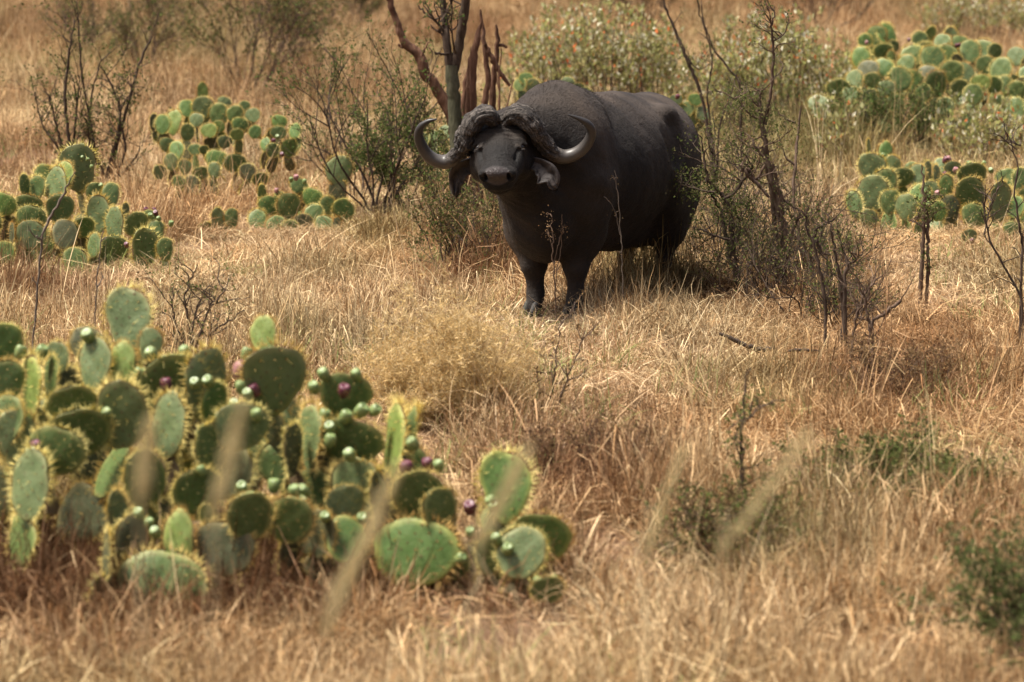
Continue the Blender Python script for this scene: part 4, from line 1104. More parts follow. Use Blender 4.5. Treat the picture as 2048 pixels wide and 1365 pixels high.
def limb(r, tubes, p, d, length, rad, level, tips, wander=0.22, kids=(3, 5), spread=(0.5, 1.0), up=0.15, n=7, col=(1, 1, 1), decay=0.58, sides=5):
    pts = [np.array(p, float)]; dd = np.array(d, float) / np.linalg.norm(d)
    for k in range(n - 1):
        dd = dd + r.normal(size=3) * wander * 0.6 + np.array((0, 0, up * 0.3)); dd /= np.linalg.norm(dd)
        pts.append(pts[-1] + dd * length / (n - 1))
    pts = np.array(pts)
    rads = rad * np.linspace(1, 0.45 if level > 0 else 0.25, n)
    tubes.add(pts, rads, sides if level > 0 else 3, col)
    if level <= 0:
        tips.append(pts); return
    for _ in range(int(r.integers(*kids))):
        t = r.uniform(0.3, 1.0); k = min(int(t * (n - 1)), n - 2)
        q = pts[k] + (pts[k + 1] - pts[k]) * (t * (n - 1) - k)
        limb(r, tubes, q, rdir(r, pts[k + 1] - pts[k], r.uniform(*spread)), length * decay * r.uniform(0.7, 1.25), rad * 0.5, level - 1, tips, wander, kids, spread, up, n, col, decay, sides)

def path_tubes(tubes, r, pts, w, D, dep=None, kink=0.006, n=None, sides=8, col=(1, 1, 1), gnarl=0.10):
    """a limb traced in the photo: pixel points, pixel widths, world depth -> tube with its own thickness"""
    P = np.array([[*at(px, py, D + (dep[i] if dep is not None else 0.0)), 0] for i, (px, py) in enumerate(pts)])
    w = np.interp(np.linspace(0, 1, len(pts)), np.linspace(0, 1, len(w)), w)
    P[:, 3] = w * 0.5 * D / FPX
    n = n or max(10, len(pts) * 5)
    S = smooth_line(P, n)
    q = S[:, :3] + r.normal(size=(n, 3)) * kink * np.linspace(0, 1, n)[:, None] * (np.arange(n) > 0)[:, None]
    rad = np.maximum(S[:, 3], 0.0012) * (1 + gnarl * r.normal(size=n))
    tubes.add(q, rad, sides, col)
    return q

def thorns(r, tubes, pts, k, L=0.03, col=(1, 1, 1)):
    for _ in range(k):
        i = int(r.integers(0, len(pts) - 1)); p = pts[i] + (pts[i + 1] - pts[i]) * r.random()
        d = rdir(r, pts[i + 1] - pts[i], r.uniform(1.0, 1.6)) * L * r.uniform(0.6, 1.4)
        tubes.add(np.array([p, p + d]), [0.0018, 0.0004], 3, col)

def leaf_sprays(r, leaves, tips, per, size, cols, spread=0.02, width=0.3, upbias=0.3):
    cols = np.asarray(cols, float)
    for pts in tips:
        n = r.poisson(per)
        if n == 0: continue
        t = r.random(n) ** 0.7 * (len(pts) - 1.001); k = t.astype(int); f = (t - k)[:, None]
        p = pts[k] * (1 - f) + pts[k + 1] * f + r.normal(size=(n, 3)) * spread
        d = r.normal(size=(n, 3)) + np.array((0, 0, upbias)) + (pts[-1] - pts[0]) / (np.linalg.norm(pts[-1] - pts[0]) + 1e-9) * 0.6
        d /= np.linalg.norm(d, axis=1)[:, None]
        s = size * r.uniform(0.6, 1.4, n)
        leaves.add(p, d * s[:, None], s * width, cols[r.integers(0, len(cols), n)] * r.uniform(0.75, 1.25, (n, 1)))

FEATHER = [(0.085, 0.105, 0.030), (0.105, 0.120, 0.038), (0.065, 0.088, 0.026), (0.145, 0.140, 0.050), (0.175, 0.150, 0.070)]
DRYLEAF = [(0.20, 0.13, 0.06), (0.26, 0.17, 0.09), (0.14, 0.09, 0.045)]
GREENL = [(0.085, 0.135, 0.035), (0.115, 0.160, 0.050), (0.065, 0.105, 0.030), (0.150, 0.175, 0.065)]

def shrub(name, label, cat, base, seed, stems, height, spread, rad=0.012, level=2, per=6, size=0.022, cols=FEATHER, mat=None, kids=(3, 6), wander=0.25, up=0.2, lean=(0, 0), group=None, decay=0.6, sp=(0.35, 0.9), leafwidth=0.3):
    r = np.random.default_rng(seed)
    root = thing(name, label, cat, base, group)
    tb = Tubes(); tips = []
    for k in range(stems):
        a = r.uniform(0, 2 * math.pi); t = spread * math.sqrt(r.random())
        d = np.array((math.cos(a) * t + lean[0], math.sin(a) * t + lean[1], 1.0))
        p = np.array((math.cos(a), math.sin(a), 0)) * 0.10 * r.random() * (0.4 + spread) - np.array((0, 0, 0.05))
        limb(r, tb, p, d, height * r.uniform(0.65, 1.1) * 0.72, rad * r.uniform(0.6, 1.2), level, tips, wander, kids, sp, up, 7, (1, 1, 1), decay)
    tb.build('branches', mat or B_DARK, root)
    if per > 0:
        lv = Leaves(); leaf_sprays(r, lv, tips, per, size, cols, 0.012, leafwidth)
        if lv.p:
            o = link('leaves', lv.mesh('leaves', seed), root); o.data.materials.append(M_LEAF); o['kind'] = 'stuff'
    return root

def child(root, o):
    """mesh built in world space becomes a child of the thing"""
    o.parent = root; o.matrix_parent_inverse = Matrix.Translation(root.location).inverted(); return o

# --- the tree behind the buffalo
r_ = np.random.default_rng(31)
TD = 28.0
tree = thing('thorn_tree', 'mossy green forked tree trunk rising behind the left horn of the buffalo', 'tree', ground(918, 440))
tb = Tubes()
path_tubes(tb, r_, [(918, 446), (916, 380), (914, 300), (910, 230), (905, 170), (904, 128)], [36, 30, 28, 27, 26, 27], TD, sides=14, gnarl=0.03)
child(tree, tb.build('trunk', B_GREEN))
tb = Tubes(); tips = []
a1 = path_tubes(tb, r_, [(901, 140), (894, 90), (889, 40), (882, -20), (870, -90), (866, -190)], [17, 16, 13, 11, 9, 4], TD, [0, 0, .05, .1, .2, .3], sides=10)
a2 = path_tubes(tb, r_, [(908, 140), (918, 90), (926, 40), (932, -10), (938, -90), (950, -200)], [21, 19, 18, 17, 13, 6], TD, [0, 0, -.05, -.1, -.2, -.3], sides=10)
a3 = path_tubes(tb, r_, [(896, 70), (876, 48), (855, 30), (838, 14)], [6, 5, 4, 3], TD, sides=6)
a4 = path_tubes(tb, r_, [(900, 108), (885, 109), (868, 107)], [6, 5, 4], TD, [0, -.1, -.2], sides=6)
a5 = path_tubes(tb, r_, [(912, 110), (905, 80), (903, 40), (905, -5)], [5, 4, 3, 3], TD, [0, -.2, -.3, -.4], sides=6)
a6 = path_tubes(tb, r_, [(889, 75), (880, 66), (866, 56), (862, 50)], [5, 4, 3, 2], TD, sides=6)
for src, n, L in ((a1, 10, .5), (a2, 12, .5), (a3, 5, .3), (a5, 5, .3), (a6, 3, .2)):
    for _ in range(n):
        k = int(r_.integers(len(src) // 3, len(src))); limb(r_, tb, src[k], rdir(r_, (0, 0, 1), r_.uniform(.5, 1.4)), L * r_.uniform(.5, 1.2), 0.009, 1, tips, .3)
child(tree, tb.build('branches', B_DARK))
lv = Leaves(); leaf_sprays(r_, lv, tips, 7, 0.026, FEATHER + GREENL, 0.02); o = lv.mesh('leaves', 3); o.materials.append(M_LEAF); o = child(tree, link('leaves', o)); o['kind'] = 'stuff'

dead = thing('dead_tree', 'reddish dead limb with peeling bark leaning against the green trunk', 'dead tree', ground(925, 425))
tb = Tubes()
path_tubes(tb, r_, [(925, 430), (918, 330), (908, 250), (895, 215), (880, 190), (866, 165), (850, 148), (843, 120), (830, 103), (815, 92), (803, 76), (795, 50), (785, 20), (775, -15), (765, -60)],
           [24, 24, 26, 24, 24, 22, 22, 22, 20, 18, 15, 14, 13, 12, 9], TD + .3, sides=12, gnarl=0.05, kink=0.006)
path_tubes(tb, r_, [(818, 92), (806, 94), (796, 91)], [9, 7, 4], TD + .3, sides=6)
path_tubes(tb, r_, [(843, 112), (852, 92), (862, 78)], [6, 4, 2], TD + .2, sides=6)
child(dead, tb.build('trunk', B_RED))
stump = thing('dead_tree', 'cluster of broken red brown dead stems between the green trunk and the hump', 'dead tree', ground(965, 420))
tb = Tubes()
path_tubes(tb, r_, [(955, 425), (948, 300), (942, 220), (944, 150), (948, 110), (956, 70), (962, 46)], [28, 26, 23, 21, 17, 12, 4], TD + .1, sides=12, gnarl=0.04, kink=0.006)
path_tubes(tb, r_, [(985, 420), (978, 300), (968, 230), (976, 160), (972, 120), (966, 60), (958, 20)], [18, 16, 15, 12, 11, 8, 4], TD + .3, sides=8, gnarl=0.04, kink=0.006)
path_tubes(tb, r_, [(1000, 400), (995, 300), (985, 210), (988, 150), (993, 110), (994, 76), (992, 50)], [16, 15, 14, 12, 10, 9, 4], TD + .4, sides=8, gnarl=0.04, kink=0.005)
path_tubes(tb, r_, [(1020, 172), (1003, 150), (985, 118), (972, 92)], [6, 9, 10, 7], TD + .2, sides=8, gnarl=0.1)
path_tubes(tb, r_, [(992, 92), (1004, 91), (1014, 95)], [7, 7, 4], TD + .4, sides=6)
path_tubes(tb, r_, [(930, 420), (928, 300), (926, 220), (934, 150), (944, 120)], [16, 14, 12, 10, 6], TD + .5, sides=8, gnarl=0.04)
for k in range(4):
    x = r_.uniform(925, 1015); path_tubes(tb, r_, [(x + r_.normal() * 8, 400), (x, 250), (x + r_.normal() * 10, r_.uniform(60, 180))], [6, 5, 2], TD + r_.uniform(-.3, .8), sides=5)
child(stump, tb.build('trunk', B_RED))

# --- bare sapling cluster to the right of the rump
r_ = np.random.default_rng(32)
SD = 22.9
sap = thing('bare_sapling', 'tall bare sapling of bundled grey brown stems topped by one thin spike', 'sapling', ground(1575, 600))
tb = Tubes(); tips = []
L = []
L.append(path_tubes(tb, r_, [(1578, 612), (1568, 520), (1560, 440), (1548, 380), (1536, 320), (1526, 260), (1520, 215)], [15, 14, 13, 12, 11, 10, 8], SD, sides=8))
L.append(path_tubes(tb, r_, [(1572, 612), (1555, 520), (1548, 440), (1540, 370), (1532, 330), (1526, 290)], [13, 12, 11, 10, 9, 8], SD + .05, sides=8))
L.append(path_tubes(tb, r_, [(1582, 612), (1576, 520), (1566, 430), (1552, 360), (1544, 330)], [10, 9, 9, 8, 6], SD - .08, sides=8))
L.append(path_tubes(tb, r_, [(1530, 250), (1536, 215), (1542, 180), (1546, 130), (1545, 80), (1542, 50), (1548, 32), (1549, 14)], [7, 7, 6, 6, 5, 5, 3, 2], SD, sides=6))
L.append(path_tubes(tb, r_, [(1545, 84), (1555, 78), (1563, 72)], [3, 2.5, 1.5], SD, sides=5)); L.append(path_tubes(tb, r_, [(1543, 52), (1540, 38)], [4, 2], SD, n=6, sides=5))
L.append(path_tubes(tb, r_, [(1520, 238), (1505, 232), (1490, 218), (1480, 206), (1468, 196)], [6, 5, 4, 3, 2], SD, sides=5))
L.append(path_tubes(tb, r_, [(1522, 225), (1519, 200), (1522, 180)], [7, 6, 5], SD, sides=6)); L.append(path_tubes(tb, r_, [(1519, 215), (1500, 200), (1478, 190)], [4, 3, 2], SD + .1, sides=5))
L.append(path_tubes(tb, r_, [(1532, 320), (1512, 295), (1500, 275)], [7, 5, 3], SD - .1, sides=6)); L.append(path_tubes(tb, r_, [(1530, 330), (1512, 360), (1495, 340), (1480, 330)], [5, 7, 7, 8], SD - .2, sides=6))
L.append(path_tubes(tb, r_, [(1538, 395), (1515, 368), (1498, 352), (1482, 336)], [6, 7, 8, 7], SD - .25, sides=6))
L.append(path_tubes(tb, r_, [(1585, 600), (1598, 470), (1586, 400), (1590, 330), (1596, 270), (1601, 215)], [7, 7, 6, 7, 5, 4], SD + .3, [0, .1, .2, .3, .4, .4], sides=6))
L.append(path_tubes(tb, r_, [(1592, 246), (1575, 240), (1560, 228), (1555, 225)], [5, 4, 3, 2], SD + .65, sides=5)); L.append(path_tubes(tb, r_, [(1590, 330), (1574, 318), (1566, 300), (1555, 265)], [6, 4, 3, 2], SD + .55, sides=5))
L.append(path_tubes(tb, r_, [(1570, 590), (1585, 460), (1610, 430), (1620, 415)], [6, 6, 5, 3], SD + .1, sides=6)); L.append(path_tubes(tb, r_, [(1590, 440), (1600, 425), (1575, 405), (1562, 395)], [6, 5, 5, 4], SD + .1, sides=6))
L.append(path_tubes(tb, r_, [(1630, 600), (1620, 490), (1612, 440), (1604, 425)], [7, 7, 6, 4], SD, sides=6))
for src in L[:12]:
    thorns(r_, tb, src, 10)
    for _ in range(5):
        k = int(r_.integers(len(src) // 3, len(src))); limb(r_, tb, src[k], rdir(r_, (0, 0, .6), r_.uniform(.6, 1.5)), r_.uniform(.1, .3), 0.005, 1, tips, .35)
child(sap, tb.build('branches', B_BROWN))
lv = Leaves(); leaf_sprays(r_, lv, tips, 5, 0.020, FEATHER, 0.02)
for c, n, s in (((1520, 228), 300, (26, 12)), ((1480, 205), 260, (20, 9)), ((1590, 268), 120, (18, 22)), ((1555, 250), 120, (22, 12))):
    for _ in range(n):
        p = at(c[0] + r_.normal() * s[0], c[1] + r_.normal() * s[1], SD + r_.normal() * .1); d = r_.normal(size=3); d /= np.linalg.norm(d)
        lv.add(p, d * 0.02, 0.005, np.array(FEATHER[int(r_.integers(5))]))
o = lv.mesh('leaves', 5); o.materials.append(M_LEAF); o = child(sap, link('leaves', o)); o['kind'] = 'stuff'

sap2 = thing('thorny_shrub', 'dark leaning thorny shrub with feathery leaves against the hind leg of the buffalo', 'shrub', ground(1485, 560))
tb = Tubes(); tips = []; L = []; SD2 = 22.8
L.append(path_tubes(tb, r_, [(1478, 570), (1466, 500), (1462, 440), (1450, 400), (1425, 370), (1412, 345), (1405, 290), (1400, 270)], [13, 12, 11, 9, 7, 6, 4, 2], SD2, sides=8))
L.append(path_tubes(tb, r_, [(1475, 570), (1462, 510), (1446, 450), (1440, 420), (1420, 385), (1412, 360)], [11, 9, 7, 6, 5, 4], SD2 + .1, sides=7))
L.append(path_tubes(tb, r_, [(1448, 398), (1470, 386), (1482, 366), (1494, 352), (1506, 330), (1512, 310)], [6, 6, 6, 6, 4, 3], SD2 - .05, sides=6))
L.append(path_tubes(tb, r_, [(1430, 385), (1405, 382), (1385, 376), (1365, 372), (1352, 386)], [5, 4, 4, 3, 2], SD2 - .1, sides=6))
L.append(path_tubes(tb, r_, [(1460, 480), (1440, 475), (1410, 462), (1385, 452)], [6, 5, 4, 2], SD2 - .1, sides=6))
L.append(path_tubes(tb, r_, [(1466, 500), (1480, 460), (1470, 420), (1462, 400)], [7, 5, 4, 3], SD2 + .1, sides=6))
L.append(path_tubes(tb, r_, [(1420, 380), (1435, 340), (1425, 300)], [5, 4, 2], SD2 + .1, sides=6))
for src in L:
    thorns(r_, tb, src, 12)
    for _ in range(6):
        k = int(r_.integers(len(src) // 4, len(src))); limb(r_, tb, src[k], rdir(r_, (-.2, 0, .6), r_.uniform(.5, 1.5)), r_.uniform(.1, .32), 0.005, 1, tips, .35)
child(sap2, tb.build('branches', B_DARK))
lv = Leaves(); leaf_sprays(r_, lv, tips, 12, 0.020, FEATHER, 0.02)
for c, n, s in (((1385, 385), 300, (22, 12)), ((1440, 395), 340, (28, 22)), ((1490, 430), 260, (25, 30)), ((1520, 500), 240, (30, 40)), ((1455, 480), 200, (25, 30))):
    for _ in range(n):
        p = at(c[0] + r_.normal() * s[0], c[1] + r_.normal() * s[1], SD2 + r_.normal() * .12); d = r_.normal(size=3); d /= np.linalg.norm(d)
        lv.add(p, d * 0.02, 0.005, np.array(FEATHER[int(r_.integers(5))]))
o = lv.mesh('leaves', 6); o.materials.append(M_LEAF); o = child(sap2, link('leaves', o)); o['kind'] = 'stuff'

def traced(name, label, cat, basepx, paths, D, mat, seed, twigs=0, thorn=0, per=0, cols=FEATHER, twig_len=(.1, .3), size=.02, level=1):
    r = np.random.default_rng(seed)
    root = thing(name, label, cat, ground(*basepx)); tb = Tubes(); tips = []
    for pts, w in paths:
        f = at(*pts[0], D); down = f[2] - float(gz(f[0], f[1]))
        if 0 < down < 0.45:                                  # carry the stem down into the soil
            pts = [(pts[0][0], pts[0][1] + (down + .04) / D * FPX)] + list(pts); w = [w[0]] + list(w)
        q = path_tubes(tb, r, pts, w, D + r.normal() * 0.08, sides=6)
        if thorn: thorns(r, tb, q, thorn)
        for _ in range(twigs):
            k = int(r.integers(len(q) // 4, len(q))); limb(r, tb, q[k], rdir(r, (0, 0, .8), r.uniform(.4, 1.3)), r.uniform(*twig_len), 0.0045, level, tips, .35)
    child(root, tb.build('branches', mat))
    if per:
        lv = Leaves(); leaf_sprays(r, lv, tips, per, size, cols, 0.02)
        o = lv.mesh('leaves', seed); o.materials.append(M_LEAF); o = child(root, link('leaves', o)); o['kind'] = 'stuff'
    return root
traced('bare_sapling', 'slender dark sapling arching up just behind the rump of the buffalo', 'sapling', (1425, 330), [
    ([(1425, 335), (1416, 260), (1408, 215), (1396, 170), (1378, 128), (1362, 90), (1345, 50), (1330, 10), (1318, -30)], [8, 8, 7, 7, 7, 6, 5, 4, 3]), ([(1370, 108), (1385, 130), (1400, 140)], [4, 3, 2]),
    ([(1430, 335), (1420, 240), (1414, 190), (1424, 120), (1410, 60), (1402, 10)], [5, 4, 4, 3, 3, 2]), ([(1435, 335), (1440, 250), (1460, 190), (1480, 130)], [4, 4, 3, 2])], 30.5, B_DARK, 41, 5, 6, 4)
traced('bare_sapling', 'thin curved twig-like sapling crossing before the orange-flecked bush', 'sapling', (1482, 320), [
    ([(1484, 325), (1482, 250), (1481, 175), (1460, 140), (1440, 115), (1422, 90), (1414, 60), (1402, 40), (1396, 0), (1392, -30)], [5, 5, 5, 4.5, 4, 4, 3, 3, 2.5, 2])], 31, B_DARK, 42, 4, 4, 3)
traced('bare_sapling', 'stout upright bare stem with clipped top in front of the clump with mauve fruit', 'sapling', (1842, 610), [
    ([(1840, 615), (1842, 560), (1846, 500), (1848, 450), (1850, 405), (1845, 360), (1846, 330)], [9, 9, 8, 8, 8, 4, 2]), ([(1852, 615), (1856, 540), (1856, 480), (1854, 440), (1850, 410)], [7, 7, 7, 7, 5]),
    ([(1846, 455), (1830, 445), (1815, 440)], [5, 3, 2]), ([(1852, 450), (1866, 438), (1864, 430)], [6, 4, 3]), ([(1848, 405), (1862, 398), (1880, 392)], [4, 3, 2])], 22.3, B_BROWN, 43, 4, 6, 8, FEATHER, (.05, .16))
traced('bare_sapling', 'crooked dark twiggy sapling with two upright prongs low in the grass', 'sapling', (1690, 700), [
    ([(1682, 700), (1688, 640), (1684, 600), (1680, 560), (1672, 520), (1664, 470), (1654, 430)], [11, 10, 9, 8, 6, 5, 3]), ([(1690, 640), (1690, 560), (1695, 530), (1686, 500), (1676, 460)], [9, 8, 9, 4, 3]),
    ([(1695, 528), (1710, 522), (1730, 500)], [5, 4, 2]), ([(1662, 510), (1645, 505), (1632, 470), (1640, 455), (1670, 442)], [5, 5, 6, 5, 3]), ([(1650, 600), (1640, 540), (1630, 500), (1618, 470), (1608, 430)], [7, 6, 5, 5, 3]), ([(1655, 520), (1640, 505), (1630, 480)], [4, 4, 4])], 20.6, B_DARK, 44, 5, 6, 4, FEATHER, (.06, .2))
traced('bare_sapling', 'broken grey stick bush with one thick pale arm in tangled straw', 'sapling', (1745, 730), [
    ([(1748, 735), (1744, 690), (1738, 650), (1730, 600), (1726, 575)], [8, 7, 6, 4, 3]), ([(1742, 652), (1760, 635), (1780, 618), (1800, 600)], [6, 8, 8, 7]), ([(1735, 600), (1742, 575), (1750, 560)], [4, 3, 2]), ([(1704, 690), (1712, 640), (1726, 590), (1740, 570)], [5, 5, 4, 2]), ([(1745, 650), (1730, 640), (1716, 634)], [4, 3, 2])], 19.3, B_BROWN, 45, 6, 3, 0, FEATHER, (.08, .25))
traced('bare_sapling', 'thin dark weed stem with crossing twigs by the right clump of pads', 'weed', (2035, 680), [
    ([(2040, 690), (2042, 560), (2044, 480), (2030, 400), (2034, 330), (2020, 280)], [6, 5, 5, 4, 3, 2]), ([(2042, 600), (2000, 520), (1975, 460), (1968, 400), (1990, 370)], [5, 4, 4, 3, 2]), ([(1968, 470), (1985, 400), (2005, 365)], [3, 3, 2]), ([(2034, 300), (2010, 280), (2040, 290)], [3, 2, 2])], 21, B_DARK, 46, 10, 2, 0, FEATHER, (.05, .2))
traced('dry_stalk', 'long bent brown stalk leaning across the left clump of pads', 'weed', (62, 690), [
    ([(66, 690), (72, 620), (78, 540), (84, 480), (98, 440), (120, 400), (138, 365), (150, 340)], [4.5, 4.5, 4.5, 5, 6, 5, 3, 2]), ([(82, 480), (74, 474)], [5, 3])], 19.2, B_GREY, 47, 2, 0, 0, FEATHER, (.04, .1))
traced('dry_stalk', 'second slim brown stalk standing upright just right of the long bent stalk', 'weed', (190, 680), [
    ([(188, 690), (192, 600), (196, 540), (202, 490), (205, 465)], [3, 3, 2.6, 2.4, 1.6])], 19.4, B_GREY, 48, 2, 0, 0, FEATHER, (.04, .1))
traced('bare_shrub', 'low bare shrub of fine dark twigs just behind the large pad thicket', 'shrub', (385, 705), [
    ([(380, 710), (376, 640), (370, 600), (380, 560), (395, 530)], [5, 5, 4, 4, 2]), ([(390, 710), (410, 640), (425, 605), (450, 580)], [5, 4, 4, 2]), ([(375, 710), (352, 650), (345, 610), (338, 590)], [5, 4, 3, 2]), ([(395, 710), (430, 660), (470, 635), (490, 620)], [4, 4, 3, 2]), ([(384, 700), (388, 640), (400, 600)], [4, 3, 2])], 19.0, B_DARK, 49, 8, 3, 5, FEATHER + DRYLEAF, (.1, .3))
traced('dry_stalk', 'pair of thin brown weed stalks standing in the open straw', 'weed', (1100, 850), [
    ([(1098, 856), (1104, 790), (1110, 730), (1116, 690), (1120, 640)], [5, 5, 4, 3, 2]), ([(1106, 856), (1126, 780), (1150, 720), (1170, 660)], [5, 4, 3, 2]), ([(1090, 840), (1080, 790), (1075, 740)], [3, 3, 2])], 17.7, B_BROWN, 50, 6, 0, 3, DRYLEAF, (.08, .2))
traced('dry_stalk', 'upright orange brown flower stalk with dry seed heads before the front legs', 'weed', (1110, 640), [
    ([(1112, 640), (1110, 580), (1106, 520), (1104, 470), (1105, 435)], [2.6, 2.6, 2.6, 2.4, 2]), ([(1108, 530), (1116, 490), (1124, 462), (1124, 430)], [2, 2, 2, 1.6]), ([(1106, 500), (1098, 470), (1096, 455)], [2, 1.6, 1.4]), ([(1112, 560), (1122, 500), (1122, 470)], [1.6, 1.5, 1.3])], 21.2, B_BROWN, 51, 3, 0, 3, [(.30, .19, .10), (.36, .23, .12)], (.02, .05), .011)
traced('dry_stalk', 'tall straight straw stalk standing against the dark flank', 'weed', (1245, 570), [
    ([(1246, 575), (1243, 500), (1240, 450), (1237, 400), (1231, 340)], [2.4, 2.4, 2.2, 2, 1.5]), ([(1240, 470), (1228, 420), (1208, 392)], [1.6, 1.4, 1.2])], 21.6, B_GREY, 52, 2, 0, 2, DRYLEAF, (.02, .05), .012)
# fallen wood
fb = thing('fallen_branch', 'dark curved fallen branch lying on the straw', 'branch', ground(1500, 720)); tb = Tubes(); r_ = np.random.default_rng(60)
path_tubes(tb, r_, [(1438, 667), (1460, 676), (1490, 690), (1520, 698), (1550, 699)], [6, 8, 9, 9, 7], 19.6, sides=8, gnarl=.06); path_tubes(tb, r_, [(1575, 703), (1600, 700), (1640, 702)], [4, 7, 3], 19.5, sides=6); child(fb, tb.build('wood', B_DARK))

# --- shrubs that stand further off
def gp(px, py): return ground(px, py)
rr = np.random.default_rng(70)
traced('thorny_shrub', 'black-stemmed leafless shrub of tall whippy shoots behind the budding pad', 'shrub', (205, 372), [
    ([(215, 375), (232, 300), (244, 250), (262, 190), (275, 140), (290, 100), (303, 76)], [9, 8, 6, 6, 5, 5, 3]), ([(210, 375), (222, 320), (235, 270), (240, 220), (222, 170), (202, 130)], [8, 7, 6, 5, 4, 2]), ([(200, 372), (190, 300), (178, 230), (165, 160), (158, 60), (153, 0)], [7, 6, 5, 4, 3, 2]),
    ([(150, 340), (135, 260), (130, 190), (138, 110), (148, 40)], [8, 7, 6, 5, 3]), ([(130, 320), (112, 250), (100, 200), (88, 180)], [7, 5, 4, 2]), ([(128, 318), (90, 260), (76, 220), (70, 185)], [5, 4, 3, 2]), ([(220, 375), (260, 330), (285, 290)], [5, 4, 2]),
    ([(210, 370), (200, 330), (178, 280), (182, 200), (200, 120)], [6, 5, 4, 4, 2]), ([(140, 330), (150, 260), (155, 200), (160, 150)], [6, 5, 4, 2]), ([(225, 370), (250, 300), (240, 230), (262, 180)], [5, 5, 4, 2])], 30.4, B_DARK, 71, 14, 4, 4, FEATHER, (.15, .5), .03)
specs = [  # px, py base, height m, stems, spread, leaves per tip, label
    (500, 195, 2.6, 8, 1.0, 9, 'wide grey-twigged shrub with a thin olive crown on the upper left slope', B_BROWN),
    (330, 55, 2.0, 6, 0.8, 6, 'dark stemmed shrub cut off by the top edge above the bare whippy shrub', B_DARK),
    (285, 145, 1.8, 6, 0.9, 4, 'faint spindly shrub between the dark whippy shrub and the grey wide one', B_BROWN),
    (580, 130, 1.7, 5, 0.9, 4, 'small airy shrub on the right shoulder of the grey wide shrub', B_BROWN),
    (170, 120, 1.5, 5, 0.9, 3, 'low twiggy shrub at the far upper left corner of the slope', B_BROWN),
    (1310, 60, 2.2, 8, 0.9, 10, 'grey green bush at the top between the two orange-flecked bushes', B_BROWN),
    (1640, 70, 2.2, 6, 0.9, 2, 'bare brown twig bush at the top right of the orange-flecked bush', B_BROWN),
    (1190, 40, 1.6, 5, 0.9, 2, 'sparse dry twig bush at the top above the hump', B_BROWN),
    (700, 60, 1.5, 5, 0.9, 8, 'dim olive bush far up the slope left of the leaning dead limb', B_BROWN)]
for k, (px, py, h, st, sp_, per, lab, mt) in enumerate(specs):
    shrub('bare_shrub', lab, 'shrub', gp(px, py), 80 + k, st * 2, h * .9, sp_, 0.0135, 2, per + 2, 0.04, FEATHER + DRYLEAF[:1], mt, (4, 8))
shrub('thorny_shrub', 'feathery green thorn shrub standing left of the buffalo head', 'shrub', gp(752, 425), 101, 11, 1.45, 0.75, 0.012, 2, 14, 0.026, FEATHER + GREENL[:2], B_DARK, (4, 7))
shrub('thorny_shrub', 'darker thorn shrub with crossing twigs just right of the lone grey pad', 'shrub', gp(705, 400), 102, 6, 1.25, 0.8, 0.012, 2, 6, 0.024, FEATHER, B_DARK, (4, 6))
shrub('thorny_shrub', 'leafy green undergrowth shrub below the left ear of the buffalo', 'shrub', gp(820, 420), 103, 10, 0.95, 0.9, 0.009, 2, 26, 0.026, GREENL + FEATHER, B_DARK, (4, 7))
shrub('thorny_shrub', 'shadowy dull green shrub pressed against the chest of the buffalo', 'shrub', gp(905, 545), 104, 14, 0.85, 0.55, 0.008, 2, 14, 0.024, FEATHER + DRYLEAF, B_DARK, (4, 6))
shrub('thorny_shrub', 'small brown and green shrub beside the right front leg of the buffalo', 'shrub', gp(968, 560), 105, 10, 0.72, 0.5, 0.007, 2, 7, 0.022, FEATHER + DRYLEAF, B_DARK, (4, 6))
shrub('thorny_shrub', 'light green feathery shrub past the bare sapling in front of the orange-flecked bush', 'shrub', gp(1500, 300), 106, 9, 0.85, 0.9, 0.008, 2, 6, 0.026, FEATHER + GREENL[:2], B_DARK, (4, 6))
shrub('thorny_shrub', 'olive scrub below the round-padded hill of discs', 'shrub', gp(1800, 300), 107, 14, 0.78, 1.1, 0.009, 2, 14, 0.03, GREENL + FEATHER, B_DARK, (4, 6))
shrub('thorny_shrub', 'twiggy green scrub under the lower left edge of the disc hill', 'shrub', gp(1690, 295), 108, 10, 0.72, 0.9, 0.009, 2, 12, 0.03, GREENL + FEATHER, B_DARK, (4, 6))
shrub('thorny_shrub', 'thin dead twig shrub with few leaves in straw beside the crooked sapling', 'shrub', gp(1620, 600), 109, 8, 0.7, 0.9, 0.008, 2, 3, 0.022, FEATHER, B_DARK, (3, 6))
shrub('thorny_shrub', 'dense tangle of dark twigs at the feet of the tall bare sapling', 'shrub', gp(1530, 590), 110, 12, 0.65, 0.8, 0.007, 2, 5, 0.022, FEATHER, B_DARK, (3, 6))
TANG = [(1430, 560, .8, 'grey twig tangle between the hind leg and the leaning thorny shrub'), (1510, 610, .75, 'grey brown twig tangle just left of the bundled sapling base'), (1600, 640, .8, 'brittle twig tangle just right of the bundled sapling base'),
        (1640, 560, .7, 'pale twig tangle behind the crooked twiggy sapling'), (1560, 520, 1.0, 'taller twig tangle behind the bundled sapling'), (1470, 470, 1.1, 'rough twig tangle beyond the leaning thorny shrub'), (1690, 650, .55, 'low twig tangle around the foot of the crooked twiggy sapling')]
for k, (px, py, h, lab) in enumerate(TANG):
    shrub('twig_tangle', lab, 'shrub', gp(px, py), 150 + k, 15, h, 0.85, 0.0068, 2, 2.4, 0.02, FEATHER + DRYLEAF, B_DARK, (4, 7), 0.32, 0.15)
